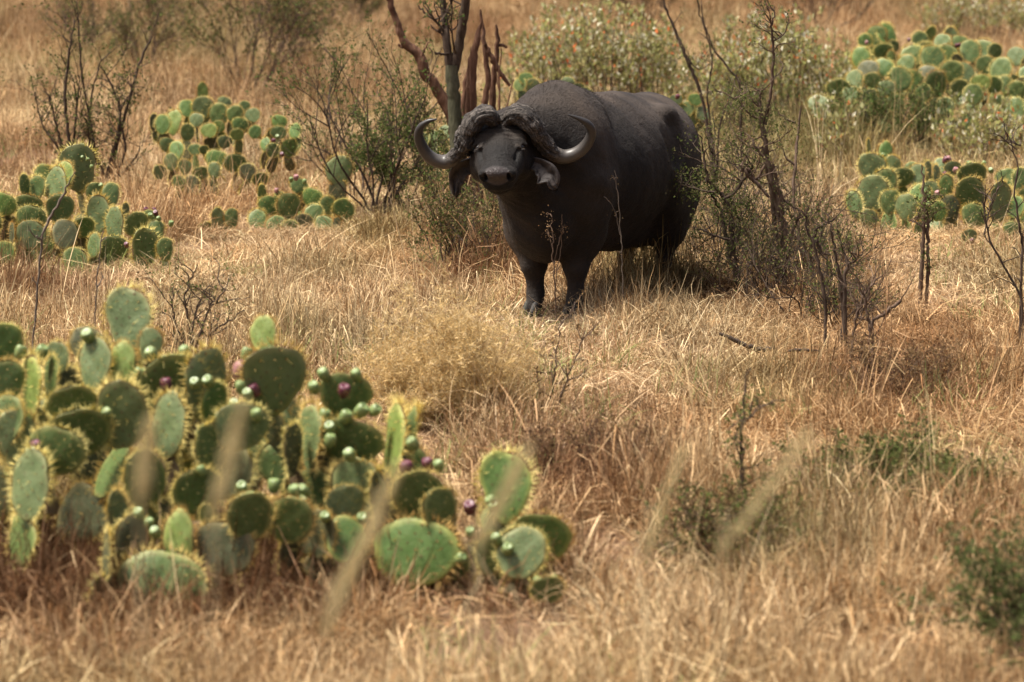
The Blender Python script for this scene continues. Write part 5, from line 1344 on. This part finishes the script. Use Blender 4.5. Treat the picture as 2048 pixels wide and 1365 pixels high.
# bushes of upright leaves flecked with orange, whitish ones painted as glints
CROTON = [(0.20, 0.215, 0.070), (0.26, 0.265, 0.095), (0.30, 0.30, 0.15), (0.55, 0.53, 0.40), (0.14, 0.165, 0.045), (0.24, 0.20, 0.085), (0.55, 0.16, 0.06), (0.45, 0.43, 0.30), (0.27, 0.24, 0.11)]
def croton(label, px0, px1, base_y, top_y, D, n, seed):
    r = np.random.default_rng(seed)
    b = at((px0 + px1) / 2, base_y, D); b[2] = gz(b[0], b[1])
    root = thing('orange_leaf_bush', label, 'bush', b); tb = Tubes(); tips = []; lv = Leaves()
    wx = (px1 - px0) * 0.5 * D / FPX; hh = (base_y - top_y) * D / FPX
    for k in range(n):
        a = r.uniform(-1, 1); dd = r.uniform(-1, 1)
        x = a * wx; y = dd * 1.1; h = hh * (1 - 0.45 * abs(a) ** 2.2) * r.uniform(0.55, 1.05)
        p = np.array((x * 0.8, y * 0.8, gz(b[0] + x * .8, b[1] + y * .8) - b[2] - 0.05)); q = np.array((x + r.normal() * .1, y, h))
        m = (p + q) / 2 + r.normal(size=3) * 0.06
        pts = smooth_line(np.array([p, m, q]), 9); tb.add(pts, np.linspace(0.008, 0.003, 9), 4)
        for j in range(3):
            kk = int(r.integers(3, 9)); e = pts[kk] + np.array((r.normal() * .16, r.normal() * .16, r.uniform(.08, .3)))
            tw = np.array([pts[kk], (pts[kk] + e) / 2 + r.normal(size=3) * .02, e]); tb.add(tw, [.004, .003, .002], 3); tips.append(smooth_line(tw, 6))
        tips.append(pts[3:])
    for pts in tips:
        nl = int(r.integers(9, 17)); t = r.random(nl) ** 0.6 * (len(pts) - 1.001); kk = t.astype(int); f = (t - kk)[:, None]
        pp = pts[kk] * (1 - f) + pts[kk + 1] * f + r.normal(size=(nl, 3)) * 0.015
        d = r.normal(size=(nl, 3)) * 0.55 + np.array((0, 0, 1.0)); d /= np.linalg.norm(d, axis=1)[:, None]; s = r.uniform(.045, .088, nl)
        c = np.array(CROTON)[np.where(r.random(nl) < 0.028, 6, r.choice([0, 0, 1, 1, 1, 2, 2, 3, 5, 5, 7, 8, 8, 8], nl))]
        lv.add(pp, d * s[:, None], s * 0.24, c * np.array((1.25, 1.22, 1.2)) * r.uniform(.8, 1.2, (nl, 1)))
    tb.build('branches', B_BROWN, root)
    o = link('leaves', lv.mesh('leaves', seed), root); o.data.materials.append(M_LEAF); o['kind'] = 'stuff'
croton('sprawling pale green bush flecked with orange leaves above the back of the buffalo', 1000, 1400, 235, 20, 39.5, 150, 120)
croton('bright bush of upright leaves with painted glints and orange flecks behind the tall bare sapling', 1410, 1700, 255, 40, 38.0, 130, 121)
croton('low scrap of leaf bush with painted glints before the right side of the disc hill', 1900, 2060, 330, 215, 33.5, 34, 122)
croton('faint pale-leaved bush at the top right corner past the disc hill', 1840, 2080, 75, -30, 58.0, 70, 123)
croton('small sprig of pale leaves just left of the mauve fruited column', 1655, 1700, 330, 240, 34.0, 10, 124)
# nearer green scrub
NEARG = [(0.085, 0.105, 0.030), (0.110, 0.130, 0.042), (0.135, 0.140, 0.050), (0.16, 0.13, 0.06)]
shrub('leafy_shrub', 'spreading olive green scrub in straw at the lower right', 'shrub', gp(1850, 1010), 130, 26, 0.42, 1.7, 0.006, 2, 14, 0.022, NEARG, B_BROWN, (4, 7), up=0.05)
shrub('leafy_shrub', 'smaller olive scrub joined to the left end of the spreading scrub', 'shrub', gp(1720, 1010), 131, 14, 0.36, 1.5, 0.006, 2, 12, 0.022, NEARG, B_BROWN, (4, 7), up=0.05)
shrub('leafy_shrub', 'dark green leafy shrub cut by the lower right edge', 'shrub', gp(2105, 1345), 132, 24, 0.60, 0.55, 0.007, 2, 16, 0.020, [(0.06, 0.085, 0.025), (0.085, 0.11, 0.035), (0.10, 0.12, 0.045), (0.14, 0.13, 0.06)], B_BROWN, (5, 7))
shrub('leafy_shrub', 'dim brown green shrub in shade around a slim dark upright stem', 'shrub', gp(1440, 1130), 133, 24, 0.42, 1.1, 0.006, 2, 9, 0.020, NEARG + DRYLEAF, B_BROWN, (4, 6))
shrub('leafy_shrub', 'rusty brown dried scrub right of the low bright green pads', 'shrub', gp(1180, 960), 134, 24, 0.40, 1.3, 0.006, 2, 9, 0.018, DRYLEAF + [(0.11, 0.06, 0.035), (0.15, 0.08, 0.045)], B_BROWN, (4, 6), up=0.05)
shrub('leafy_shrub', 'rusty dried scrub in deep straw near the right edge', 'shrub', gp(1800, 800), 135, 22, 0.45, 1.2, 0.006, 2, 8, 0.018, DRYLEAF + [(0.11, 0.06, 0.035)], B_BROWN, (4, 6), up=0.05)
traced('dry_stalk', 'slim dark upright stem rising out of the dim brown green shrub', 'weed', (1490, 1060), [
    ([(1492, 1070), (1486, 1000), (1482, 930), (1484, 860), (1488, 800), (1490, 760), (1500, 735)], [6, 6, 5, 5, 5, 4, 3]), ([(1484, 850), (1510, 825), (1530, 810)], [3, 3, 2]), ([(1484, 900), (1465, 880), (1455, 860)], [3, 2, 2])], 14.9, B_DARK, 53, 5, 0, 6, NEARG, (.05, .15))
# the fluffy golden dry bush
rg = np.random.default_rng(140)
GOLD = [(0.62, 0.46, 0.22), (0.54, 0.38, 0.17), (0.68, 0.53, 0.30)]
gb = thing('golden_bush', 'fluffy golden dried bush of hair-fine stems in the middle of the straw', 'bush', gp(895, 840)); tb = Tubes(); tips = []
for k in range(110):
    a = rg.uniform(0, 6.28); t = math.sqrt(rg.random())
    c = np.array((0.50, 0.35, 0.15)) * rg.uniform(.75, 1.2) if rg.random() < .75 else np.array((0.22, 0.13, 0.06))
    limb(rg, tb, np.array((math.cos(a), math.sin(a), 0)) * 0.25 * t - np.array((0, 0, .03)), (math.cos(a) * t * .55, math.sin(a) * t * .55, 1), rg.uniform(.22, .66) * (1.1 - .45 * t), 0.0026, 2, tips, .3, (4, 7), (.4, 1.0), .05, 5, c, .5, 3)
tb.build('branches', M_TWIG, gb)
lv = Leaves(); leaf_sprays(rg, lv, tips, 11, 0.042, GOLD, .010, .045); o = link('seed_fluff', lv.mesh('seed_fluff', 9), gb); o.data.materials.append(M_LEAF); o['kind'] = 'stuff'
# ------------------------------------------------------------------ grass
M = Mat('dry_grass_blade')
tint = M.attr('tint', 'INSTANCER').outputs['Color']
M_GRASS = M.leafy(M.mix(1.0, M.attr('Col').outputs['Color'], tint, 'MULTIPLY'), 0.24)

def tuft(name, n, R0, hlo, hhi, lean, curl, width, seed, flop=0.0, seg=4, cols=None, low=0.0):
    """n blades from one root; blade colour varies blade to blade"""
    r = np.random.default_rng(seed)
    a = r.uniform(0, 2 * math.pi, n); rad = R0 * np.sqrt(r.random(n))
    p0 = np.stack([rad * np.cos(a), rad * np.sin(a), np.full(n, -0.02)], -1)
    az = a + r.normal(size=n) * 1.1
    ln = np.abs(r.normal(size=n)) * lean + 0.05
    L = r.uniform(hlo, hhi, n)
    cu = r.normal(size=n) * curl + curl * 0.8
    tw = r.normal(size=n) * curl * 0.8
    kink = np.where(r.random(n) < flop, r.integers(1, seg, n), 99)
    d_az = az.copy(); ang = ln.copy()
    P = [p0]; T = []
    for k in range(seg):
        ang = ang + cu / seg * 1.2 + np.where(kink == k, r.uniform(.7, 1.9, n), 0); d_az = d_az + tw / seg
        d = np.stack([np.sin(ang) * np.cos(d_az), np.sin(ang) * np.sin(d_az), np.cos(ang)], -1)
        nx = P[-1] + d * (L / seg)[:, None]
        nx[:, 2] = np.maximum(nx[:, 2], 0.01 + low * r.random(n))
        P.append(nx); T.append(d)
    P = np.stack(P, 1)                                         # n, seg+1, 3
    sd = np.stack([-np.sin(az + r.normal(size=n)), np.cos(az + r.normal(size=n)), r.normal(size=n) * .3], -1); sd /= np.linalg.norm(sd, axis=1)[:, None]
    w = width * r.uniform(.6, 1.4, n)
    ws = np.linspace(1, 0.35, seg + 1); ws[-1] = 0.05
    A = P - sd[:, None] * (w[:, None] * ws)[..., None]; B = P + sd[:, None] * (w[:, None] * ws)[..., None]
    V = np.stack([A, B], 2).reshape(n, -1, 3)
    base = np.arange(n)[:, None, None] * (2 * (seg + 1)); k = np.arange(seg)[None, :, None] * 2
    q = (base + k + np.array([0, 1, 3, 2])[None, None]).reshape(-1, 4)
    me = fast_mesh(name, V.reshape(-1, 3), q.ravel(), np.full(len(q), 4))
    cols = np.asarray(cols, float); c = cols[r.integers(0, len(cols), n)] * r.uniform(.72, 1.25, (n, 1))
    vcol(me, 'Col', np.repeat(c, 2 * (seg + 1), axis=0))
    me.materials.append(M_GRASS)
    return bpy.data.objects.new(name, me)
STRAW = [(1.0, .98, .92), (.92, .88, .80), (1.15, 1.15, 1.12), (.66, .56, .46), (1.4, 1.42, 1.42), (.42, .33, .26), (.9, .86, .78), (.50, .38, .28)]
RUST = [(.72, .58, .46), (.50, .38, .29), (.9, .80, .70), (1.05, 1.0, .94), (.36, .27, .21)]
GREENG = [(.95, 1.1, .9), (.8, 1.0, .8), (1.1, 1.1, 1.0), (1.4, 1.15, 1.3)]
protos = {}
def proto(kind, *objs):
    cl = bpy.data.collections.new(kind)
    for o in objs: cl.objects.link(o)
    protos[kind] = cl
proto('tufts_tall', *[tuft('grass_tuft', 36, .12, .18, .50, .55, .9, .0030, 200 + i, .45, 4, STRAW) for i in range(6)])
proto('tufts_mat', *[tuft('grass_mat', 46, .17, .10, .34, .75, 1.1, .0030, 220 + i, .5, 4, STRAW + RUST, .05) for i in range(6)])
proto('tufts_rust', *[tuft('grass_rust', 44, .15, .08, .28, .7, 1.6, .0031, 240 + i, .5, 4, RUST, .05) for i in range(4)])
proto('tufts_stalk', *[tuft('grass_stalk', 8, .16, .40, .85, .34, .4, .0030, 260 + i, .3, 4, [(1.25, 1.25, 1.2), (1.15, 1.1, 1.0), (1.4, 1.45, 1.45)]) for i in range(5)])
proto('tufts_broken', *[tuft('broken_straw', 12, .26, .16, .46, 1.25, .45, .0034, 270 + i, .5, 4, [(1.3, 1.28, 1.2), (1.1, 1.05, .95), (1.55, 1.6, 1.6), (.8, .7, .6)], .16) for i in range(5)])
proto('tufts_green', *[tuft('grass_green', 36, .12, .12, .40, .4, .8, .0032, 280 + i, .3, 4, GREENG) for i in range(3)])

def scatter_nodes(name, coll):
    g = bpy.data.node_groups.new(name, 'GeometryNodeTree')
    g.interface.new_socket('Geometry', in_out='INPUT', socket_type='NodeSocketGeometry')
    g.interface.new_socket('Geometry', in_out='OUTPUT', socket_type='NodeSocketGeometry')
    N = g.nodes.new; Lk = g.links.new
    gi = N('NodeGroupInput'); go = N('NodeGroupOutput')
    ci = N('GeometryNodeCollectionInfo'); ci.inputs['Collection'].default_value = coll; ci.inputs['Separate Children'].default_value = True; ci.inputs['Reset Children'].default_value = True
    def na(nm, typ):
        a = N('GeometryNodeInputNamedAttribute'); a.data_type = typ; a.inputs['Name'].default_value = nm; return a.outputs[0]
    io = N('GeometryNodeInstanceOnPoints'); io.inputs['Pick Instance'].default_value = True
    m2p = N('GeometryNodeMeshToPoints')
    er = N('FunctionNodeEulerToRotation')
    Lk(gi.outputs[0], m2p.inputs['Mesh']); Lk(m2p.outputs[0], io.inputs['Points']); Lk(ci.outputs[0], io.inputs['Instance'])
    Lk(na('which', 'INT'), io.inputs['Instance Index']); Lk(na('rot', 'FLOAT_VECTOR'), er.inputs[0]); Lk(er.outputs[0], io.inputs['Rotation']); Lk(na('size', 'FLOAT_VECTOR'), io.inputs['Scale'])
    Lk(io.outputs[0], go.inputs[0])
    return g

def scatter(name, kind, P, scale, tints, hscale=None, tilt=0.15, seed=0, label=None):
    r = np.random.default_rng(seed); n = len(P)
    me = bpy.data.meshes.new(name); me.vertices.add(n); me.vertices.foreach_set('co', P.astype(np.float32).ravel())
    a = me.attributes.new('which', 'INT', 'POINT'); a.data.foreach_set('value', r.integers(0, 1000, n).astype(np.int32))
    a = me.attributes.new('rot', 'FLOAT_VECTOR', 'POINT'); a.data.foreach_set('vector', np.stack([r.normal(size=n) * tilt, r.normal(size=n) * tilt, r.uniform(0, 6.28, n)], -1).astype(np.float32).ravel())
    s = scale * r.uniform(.75, 1.3, n); hs = s * (hscale if hscale is not None else 1.0)
    a = me.attributes.new('size', 'FLOAT_VECTOR', 'POINT'); a.data.foreach_set('vector', np.stack([s, s, hs], -1).astype(np.float32).ravel())
    vcol(me, 'tint', tints)
    me.update()
    o = link(name, me); o['kind'] = 'stuff'
    md = o.modifiers.new('scatter', 'NODES'); md.node_group = scatter_nodes(name, protos[kind])
    return o

def field(n, y0, y1, margin, seed, power=1.0):
    """points over the wedge of ground the picture shows, with room at its sides; thinner with distance"""
    r = np.random.default_rng(seed)
    u = r.random(n); y = y0 + (y1 - y0) * u ** power
    hw = 0.168 * y + margin
    keep = r.random(n) < hw / (0.168 * y1 + margin) * (y1 / y) ** 0.0
    y = y[keep]; hw = hw[keep]
    x = r.uniform(-1, 1, len(y)) * hw
    return x, y
CLUMPS = [(p.root.location.x, p.root.location.y) for p in (P1, P2, P3, P4, P7, P11)]

# tones of the ground cover as it lies: (px, py, radius in px, colour factor, height factor)
def tone(x, y, seed):
    big = fbm(x * 0.55, y * 0.28, seed + 1, 3); mid = fbm(x * 1.7, y * 1.0, seed + 2, 3)
    straw = np.array((0.505, 0.384, 0.227)); ochre = np.array((0.425, 0.283, 0.155)); rust = np.array((0.25, 0.146, 0.075)); olive = np.array((0.25, 0.215, 0.105))
    t = np.clip((big - 0.30) / 0.35, 0, 1)[:, None]
    c = ochre * (1 - t) + straw * t
    t = np.clip((0.40 - mid) / 0.16, 0, 1)[:, None] * 0.75
    c = c * (1 - t) + rust * t
    t = np.clip((fbm(x * 0.8, y * 0.5, seed + 7, 2) - 0.60) / 0.2, 0, 1)[:, None] * 0.7
    c = c * (1 - t) + olive * t
    h = 0.32 + 1.6 * np.clip((fbm(x * 1.3, y * 0.9, seed + 11, 3) - 0.28) / 0.44, 0, 1) ** 1.4
    return c, h
PATCH = []   # x, y, rx, ry, colour, amount, height
def patch(px, py, rpx, rdepth, col, amt, hf=1.0):
    g = ground(px, py); PATCH.append((g[0], g[1], rpx * g[1] / FPX, rdepth, np.array(col), amt, hf))
RUSTC = (0.20, 0.105, 0.060); OLIVEC = (0.20, 0.19, 0.075); PALEC = (0.56, 0.43, 0.285); SOILC = (0.27, 0.15, 0.095)
patch(1160, 960, 170, 1.0, RUSTC, .85, .85); patch(1750, 790, 170, 1.3, RUSTC, .6, 1.1); patch(1180, 1120, 110, .7, SOILC, .7, .45); patch(1500, 1100, 130, .6, OLIVEC, .5)
patch(1830, 960, 170, .9, OLIVEC, .6); patch(1000, 760, 420, 2.5, PALEC, .45, .85); patch(600, 640, 500, 2.2, PALEC, .35, .85); patch(1300, 700, 250, 2.0, PALEC, .35, .8); patch(930, 520, 90, 1.8, RUSTC, .6, 1.1)
patch(100, 600, 140, 1.2, RUSTC, .55); patch(520, 500, 200, 1.5, PALEC, .3, .8); patch(1600, 300, 300, 6, OLIVEC, .5, 1.2); patch(1250, 260, 400, 6, OLIVEC, .45); patch(780, 430, 120, 3, OLIVEC, .45)
patch(1850, 560, 250, 2.0, PALEC, .35); patch(1620, 420, 90, 2.5, PALEC, .4, 1.1); patch(60, 320, 120, 3, RUSTC, .5); patch(560, 200, 300, 7, RUSTC, .35); patch(1100, 640, 140, 1.2, PALEC, .3, .6); patch(1310, 575, 130, .8, OLIVEC, .6, 2.6); patch(950, 560, 70, .8, RUSTC, .6, 1.6); patch(1480, 600, 160, 1.0, RUSTC, .5, 1.3)
patch(600, 1215, 500, .35, RUSTC, .5, 1.3); patch(220, 1190, 330, .35, (0.15, 0.088, 0.052), .7, 1.7)
LOW = [(q[1][0], q[1][1], max(.3, q[3] * 1.1)) for P in (P4, P6, P7, P8, P11, P12) for q in P.pads]
patch(1090, 645, 150, 1.1, PALEC, .85, .2); patch(1780, 770, 260, 1.2, RUSTC, .25, 1.6); patch(1480, 660, 150, 1.0, PALEC, .3, 1.35); patch(120, 570, 170, 1.0, RUSTC, .35, 1.5); patch(1350, 1290, 350, .5, PALEC, .3, 1.4); patch(600, 580, 200, 1.0, PALEC, .3, 1.25)
patch(930, 1215, 230, .45, SOILC, .5, .25); patch(330, 1260, 140, .3, RUSTC, .4, .4); patch(430, 340, 200, 2.5, PALEC, .3, 1.25)
patch(150, 1320, 260, .4, RUSTC, .5); patch(330, 110, 220, 7, OLIVEC, .5, 1.2); patch(880, 70, 160, 8, RUSTC, .6); patch(1550, 20, 220, 9, RUSTC, .55); patch(80, 60, 120, 7, RUSTC, .5, 1.2); patch(620, 60, 140, 6, RUSTC, .45); patch(1950, 300, 150, 3, OLIVEC, .5)
BARE = [(1180, 1115, 120, .6), (1090, 1240, 90, .3), (1560, 960, 90, .5), (860, 1010, 60, .5), (40, 330, 70, 1.5), (1010, 690, 60, .5)]
BARE = [(ground(px, py)[0], ground(px, py)[1], rp * ground(px, py)[1] / FPX, rd) for px, py, rp, rd in BARE]
def bare(x, y):
    t = np.zeros(len(x))
    for cx, cy, rx, ry in BARE: t = np.maximum(t, np.clip(1.5 - ((x - cx) / rx) ** 2 - ((y - cy) / ry) ** 2 - (fbm(x * 3, y * 2.2, 78, 2) - .5) * 1.5, 0, .9))
    return t
def shade_patches(x, y, c, h):
    c = c.copy(); h = h.copy()
    for (cx, cy, rx, ry, col, amt, hf) in PATCH:
        e = ((x - cx) / rx) ** 2 + ((y - cy) / ry) ** 2 + (fbm(x * 1.6, y * 1.1, 77, 2) - .5) * 1.2
        t = np.clip(1.25 - e, 0, 1) * amt
        c = c * (1 - t[:, None]) + col * t[:, None]; h = h * (1 - t * (1 - hf))
    for cx, cy, rr_ in LOW:                                   # shorter between the pads and just before them
        h *= 1 - .36 * np.exp(-(((x - cx) / rr_) ** 2 + ((y - cy + .5) / (rr_ * 2.4)) ** 2))
    return c, np.maximum(h, .3)
def keep_clear(x, y, rad_feet=.20):
    k = np.ones(len(x), bool)
    for fu, fv in ((0.03, -0.155), (0.03, 0.155)):
        q = b2w(np.array((fu, fv, 0))) - np.array((0, .14, 0)); k &= (x - q[0]) ** 2 + (y - q[1]) ** 2 > rad_feet ** 2
    return k
def sow(name, kind, n, y0, y1, scale, seed, power=1.0, margin=1.6, hmul=1.0, prob=None, tilt=.15, jitter=.24, far_grow=0.0):
    x, y = field(n, y0, y1, margin, seed, power)
    r = np.random.default_rng(seed + 1)
    if prob is not None:
        k = r.random(len(x)) < prob(x, y); x = x[k]; y = y[k]
    k = keep_clear(x, y) & (r.random(len(x)) > bare(x, y)); x = x[k]; y = y[k]
    c, h = tone(x, y, 900); c, h = shade_patches(x, y, c, h)
    c = c * (1 + jitter * r.normal(size=(len(x), 1))); c = np.clip(c, .02, .7)
    P = np.stack([x, y, gz(x, y)], -1)
    sc = scale * (1 + far_grow * np.clip((y - 24) / 40, 0, 1))
    return scatter(name, kind, P, sc, c, h * hmul, tilt, seed + 2)
GAP = lambda x, y: np.clip((fbm(x * 2.3, y * 1.5, 48, 3) - .36) / .10, .06, 1)
sow('dry_grass_mat', 'tufts_mat', 15000, 9.6, 27, .95, 300, margin=1.6, power=1.0, prob=GAP)
sow('dry_grass_mat', 'tufts_mat', 16000, 26.5, 92, 1.12, 301, prob=lambda x, y: np.clip((fbm(x * 1.5, y * .7, 49, 3) - .34) / .10, .1, 1), power=1.25, margin=2.2, far_grow=.6)
sow('dry_grass', 'tufts_tall', 9000, 9.6, 27, .72, 310, prob=lambda x, y: .35 + .65 * np.clip((fbm(x * 1.1, y * .9, 41, 3) - .42) / .2, 0, 1))
sow('dry_grass', 'tufts_tall', 12000, 26.5, 92, .85, 311, power=1.25, margin=2.2, far_grow=.6, prob=lambda x, y: .3 + .7 * np.clip((fbm(x * .8, y * .5, 42, 3) - .42) / .2, 0, 1))
sow('rusty_grass', 'tufts_rust', 7000, 9.6, 34, .95, 320, prob=lambda x, y: np.clip((fbm(x * .9, y * .8, 43, 3) - .40) / .2, 0, 1))
sow('straw_stalks', 'tufts_stalk', 5000, 10.2, 60, .78, 330, power=1.2, prob=lambda x, y: np.clip((fbm(x * .7, y * .6, 44, 2) - .40) / .25, 0, 1) * np.where(y > 14, 1, .45), jitter=.1)
# dead stems and litter caught between the pads of the near thickets
r_ = np.random.default_rng(360)
lx, ly = [], []
for (px0, px1, y0, y1, n) in ((-60, 600, 12.75, 14.4, 900), (590, 780, 13.3, 14.2, 300), (780, 1120, 13.55, 13.9, 110)):
    yy = r_.uniform(y0, y1, n); px = r_.uniform(px0, px1, n); lx.append((px - IMW / 2) / FPX * yy); ly.append(yy)
lx = np.concatenate(lx); ly = np.concatenate(ly)
scatter('thicket_litter', 'tufts_rust', np.stack([lx, ly, gz(lx, ly)], -1), 1.0, np.array((.20, .125, .075)) * r_.uniform(.5, 1.5, (len(lx), 1)), r_.uniform(.8, 1.9, len(lx)), .25, 361)
sow('broken_straw', 'tufts_broken', 9000, 9.8, 45, .95, 350, power=1.1, prob=lambda x, y: np.clip((fbm(x * .8, y * .7, 46, 2) - .35) / .2, .1, 1) * np.where(y < 14, .4, 1), jitter=.2)
gx, gy = field(4600, 10, 60, 1.6, 340, 1.1)
k = fbm(gx * .8, gy * .6, 45, 3) > .53; gx = gx[k]; gy = gy[k]; k = keep_clear(gx, gy, .3); gx = gx[k]; gy = gy[k]
scatter('green_grass', 'tufts_green', np.stack([gx, gy, gz(gx, gy)], -1), .8, np.tile(np.array((.20, .21, .085)) * 1.15, (len(gx), 1)), None, .15, 341)
# the tall seed heads close to the camera
def near_stalk(label, pts, D, rad, seed, head=True):
    r = np.random.default_rng(seed)
    base = at(pts[0][0], pts[0][1], D); g = base.copy(); g[2] = gz(g[0], g[1])
    root = thing('grass_stalk', label, 'grass stalk', g); tb = Tubes()
    c = np.array((.66, .56, .32))
    rad *= .72
    T = np.array([at(px, py, D) for px, py in pts])
    S = smooth_line(np.vstack([g - np.array((0, 0, .02)), T]), 30)
    tb.add(S, np.linspace(.0016, .001, 30) if head else np.linspace(rad, rad * .6, 30), 6, c)
    child(root, tb.build('stem', M_TWIG))
    if head:
        lv = Leaves(); H = smooth_line(T, 40); n = 1000
        t = r.random(n) * 38.99; k = t.astype(int); f = (t - k)[:, None]
        p = H[k] * (1 - f) + H[k + 1] * f + r.normal(size=(n, 3)) * (rad * .45 * np.sin(np.clip(t / 39, .06, .97) * math.pi)[:, None] ** .5)
        d = H[k + 1] - H[k]; d /= np.linalg.norm(d, axis=1)[:, None] + 1e-9; d = d + r.normal(size=(n, 3)) * .25
        lv.add(p, d * r.uniform(.010, .020, (n, 1)), .0018, c * r.uniform(.75, 1.25, (n, 1)))
        o = lv.mesh('seed_head', seed); o.materials.append(M_LEAF); o = child(root, link('seed_head', o)); o['kind'] = 'stuff'
near_stalk('thick blurred straw stalk leaning steeply before the tall upright pad', [(278, 1010), (282, 990), (292, 920), (303, 850)], 4.9, .014, 1)
near_stalk('blurred straw stalk with a slanting head before the dark fruited pads', [(425, 1045), (430, 1020), (455, 930), (482, 825)], 5.0, .014, 2)
near_stalk('longest blurred seed head slanting up past the edge-on spiny pad', [(650, 1270), (680, 1190), (720, 1110), (760, 1020), (792, 945)], 5.0, .016, 3)
near_stalk('blurred seed head slanting over the oval bright green pad', [(955, 1100), (968, 1070), (1010, 990), (1052, 905)], 5.2, .013, 4)
near_stalk('long blurred seed head slanting over the dim brown green shrub', [(1440, 1110), (1460, 1080), (1530, 990), (1610, 875)], 5.6, .006, 5)
near_stalk('blurred straw head slanting left of the slim dark stem', [(1290, 1120), (1320, 1030), (1345, 960), (1368, 905)], 6.2, .006, 6)
near_stalk('tall thin blurred straw standing upright in the lower middle', [(1297, 1330), (1285, 1220), (1276, 1130), (1270, 1060)], 8.2, .0035, 7, False)
near_stalk('second thin upright straw just right of the tall one', [(1355, 1340), (1350, 1250), (1345, 1160), (1340, 1080)], 8.4, .0030, 8, False)
near_stalk('bent thin straw crossing in front of the broad round pad', [(1040, 1230), (1000, 1180), (960, 1120), (925, 1075)], 9.5, .0028, 9, False)
near_stalk('short thin straw leaning right below the broad round pad', [(880, 1330), (905, 1260), (940, 1195), (965, 1150)], 9.4, .0028, 10, False)
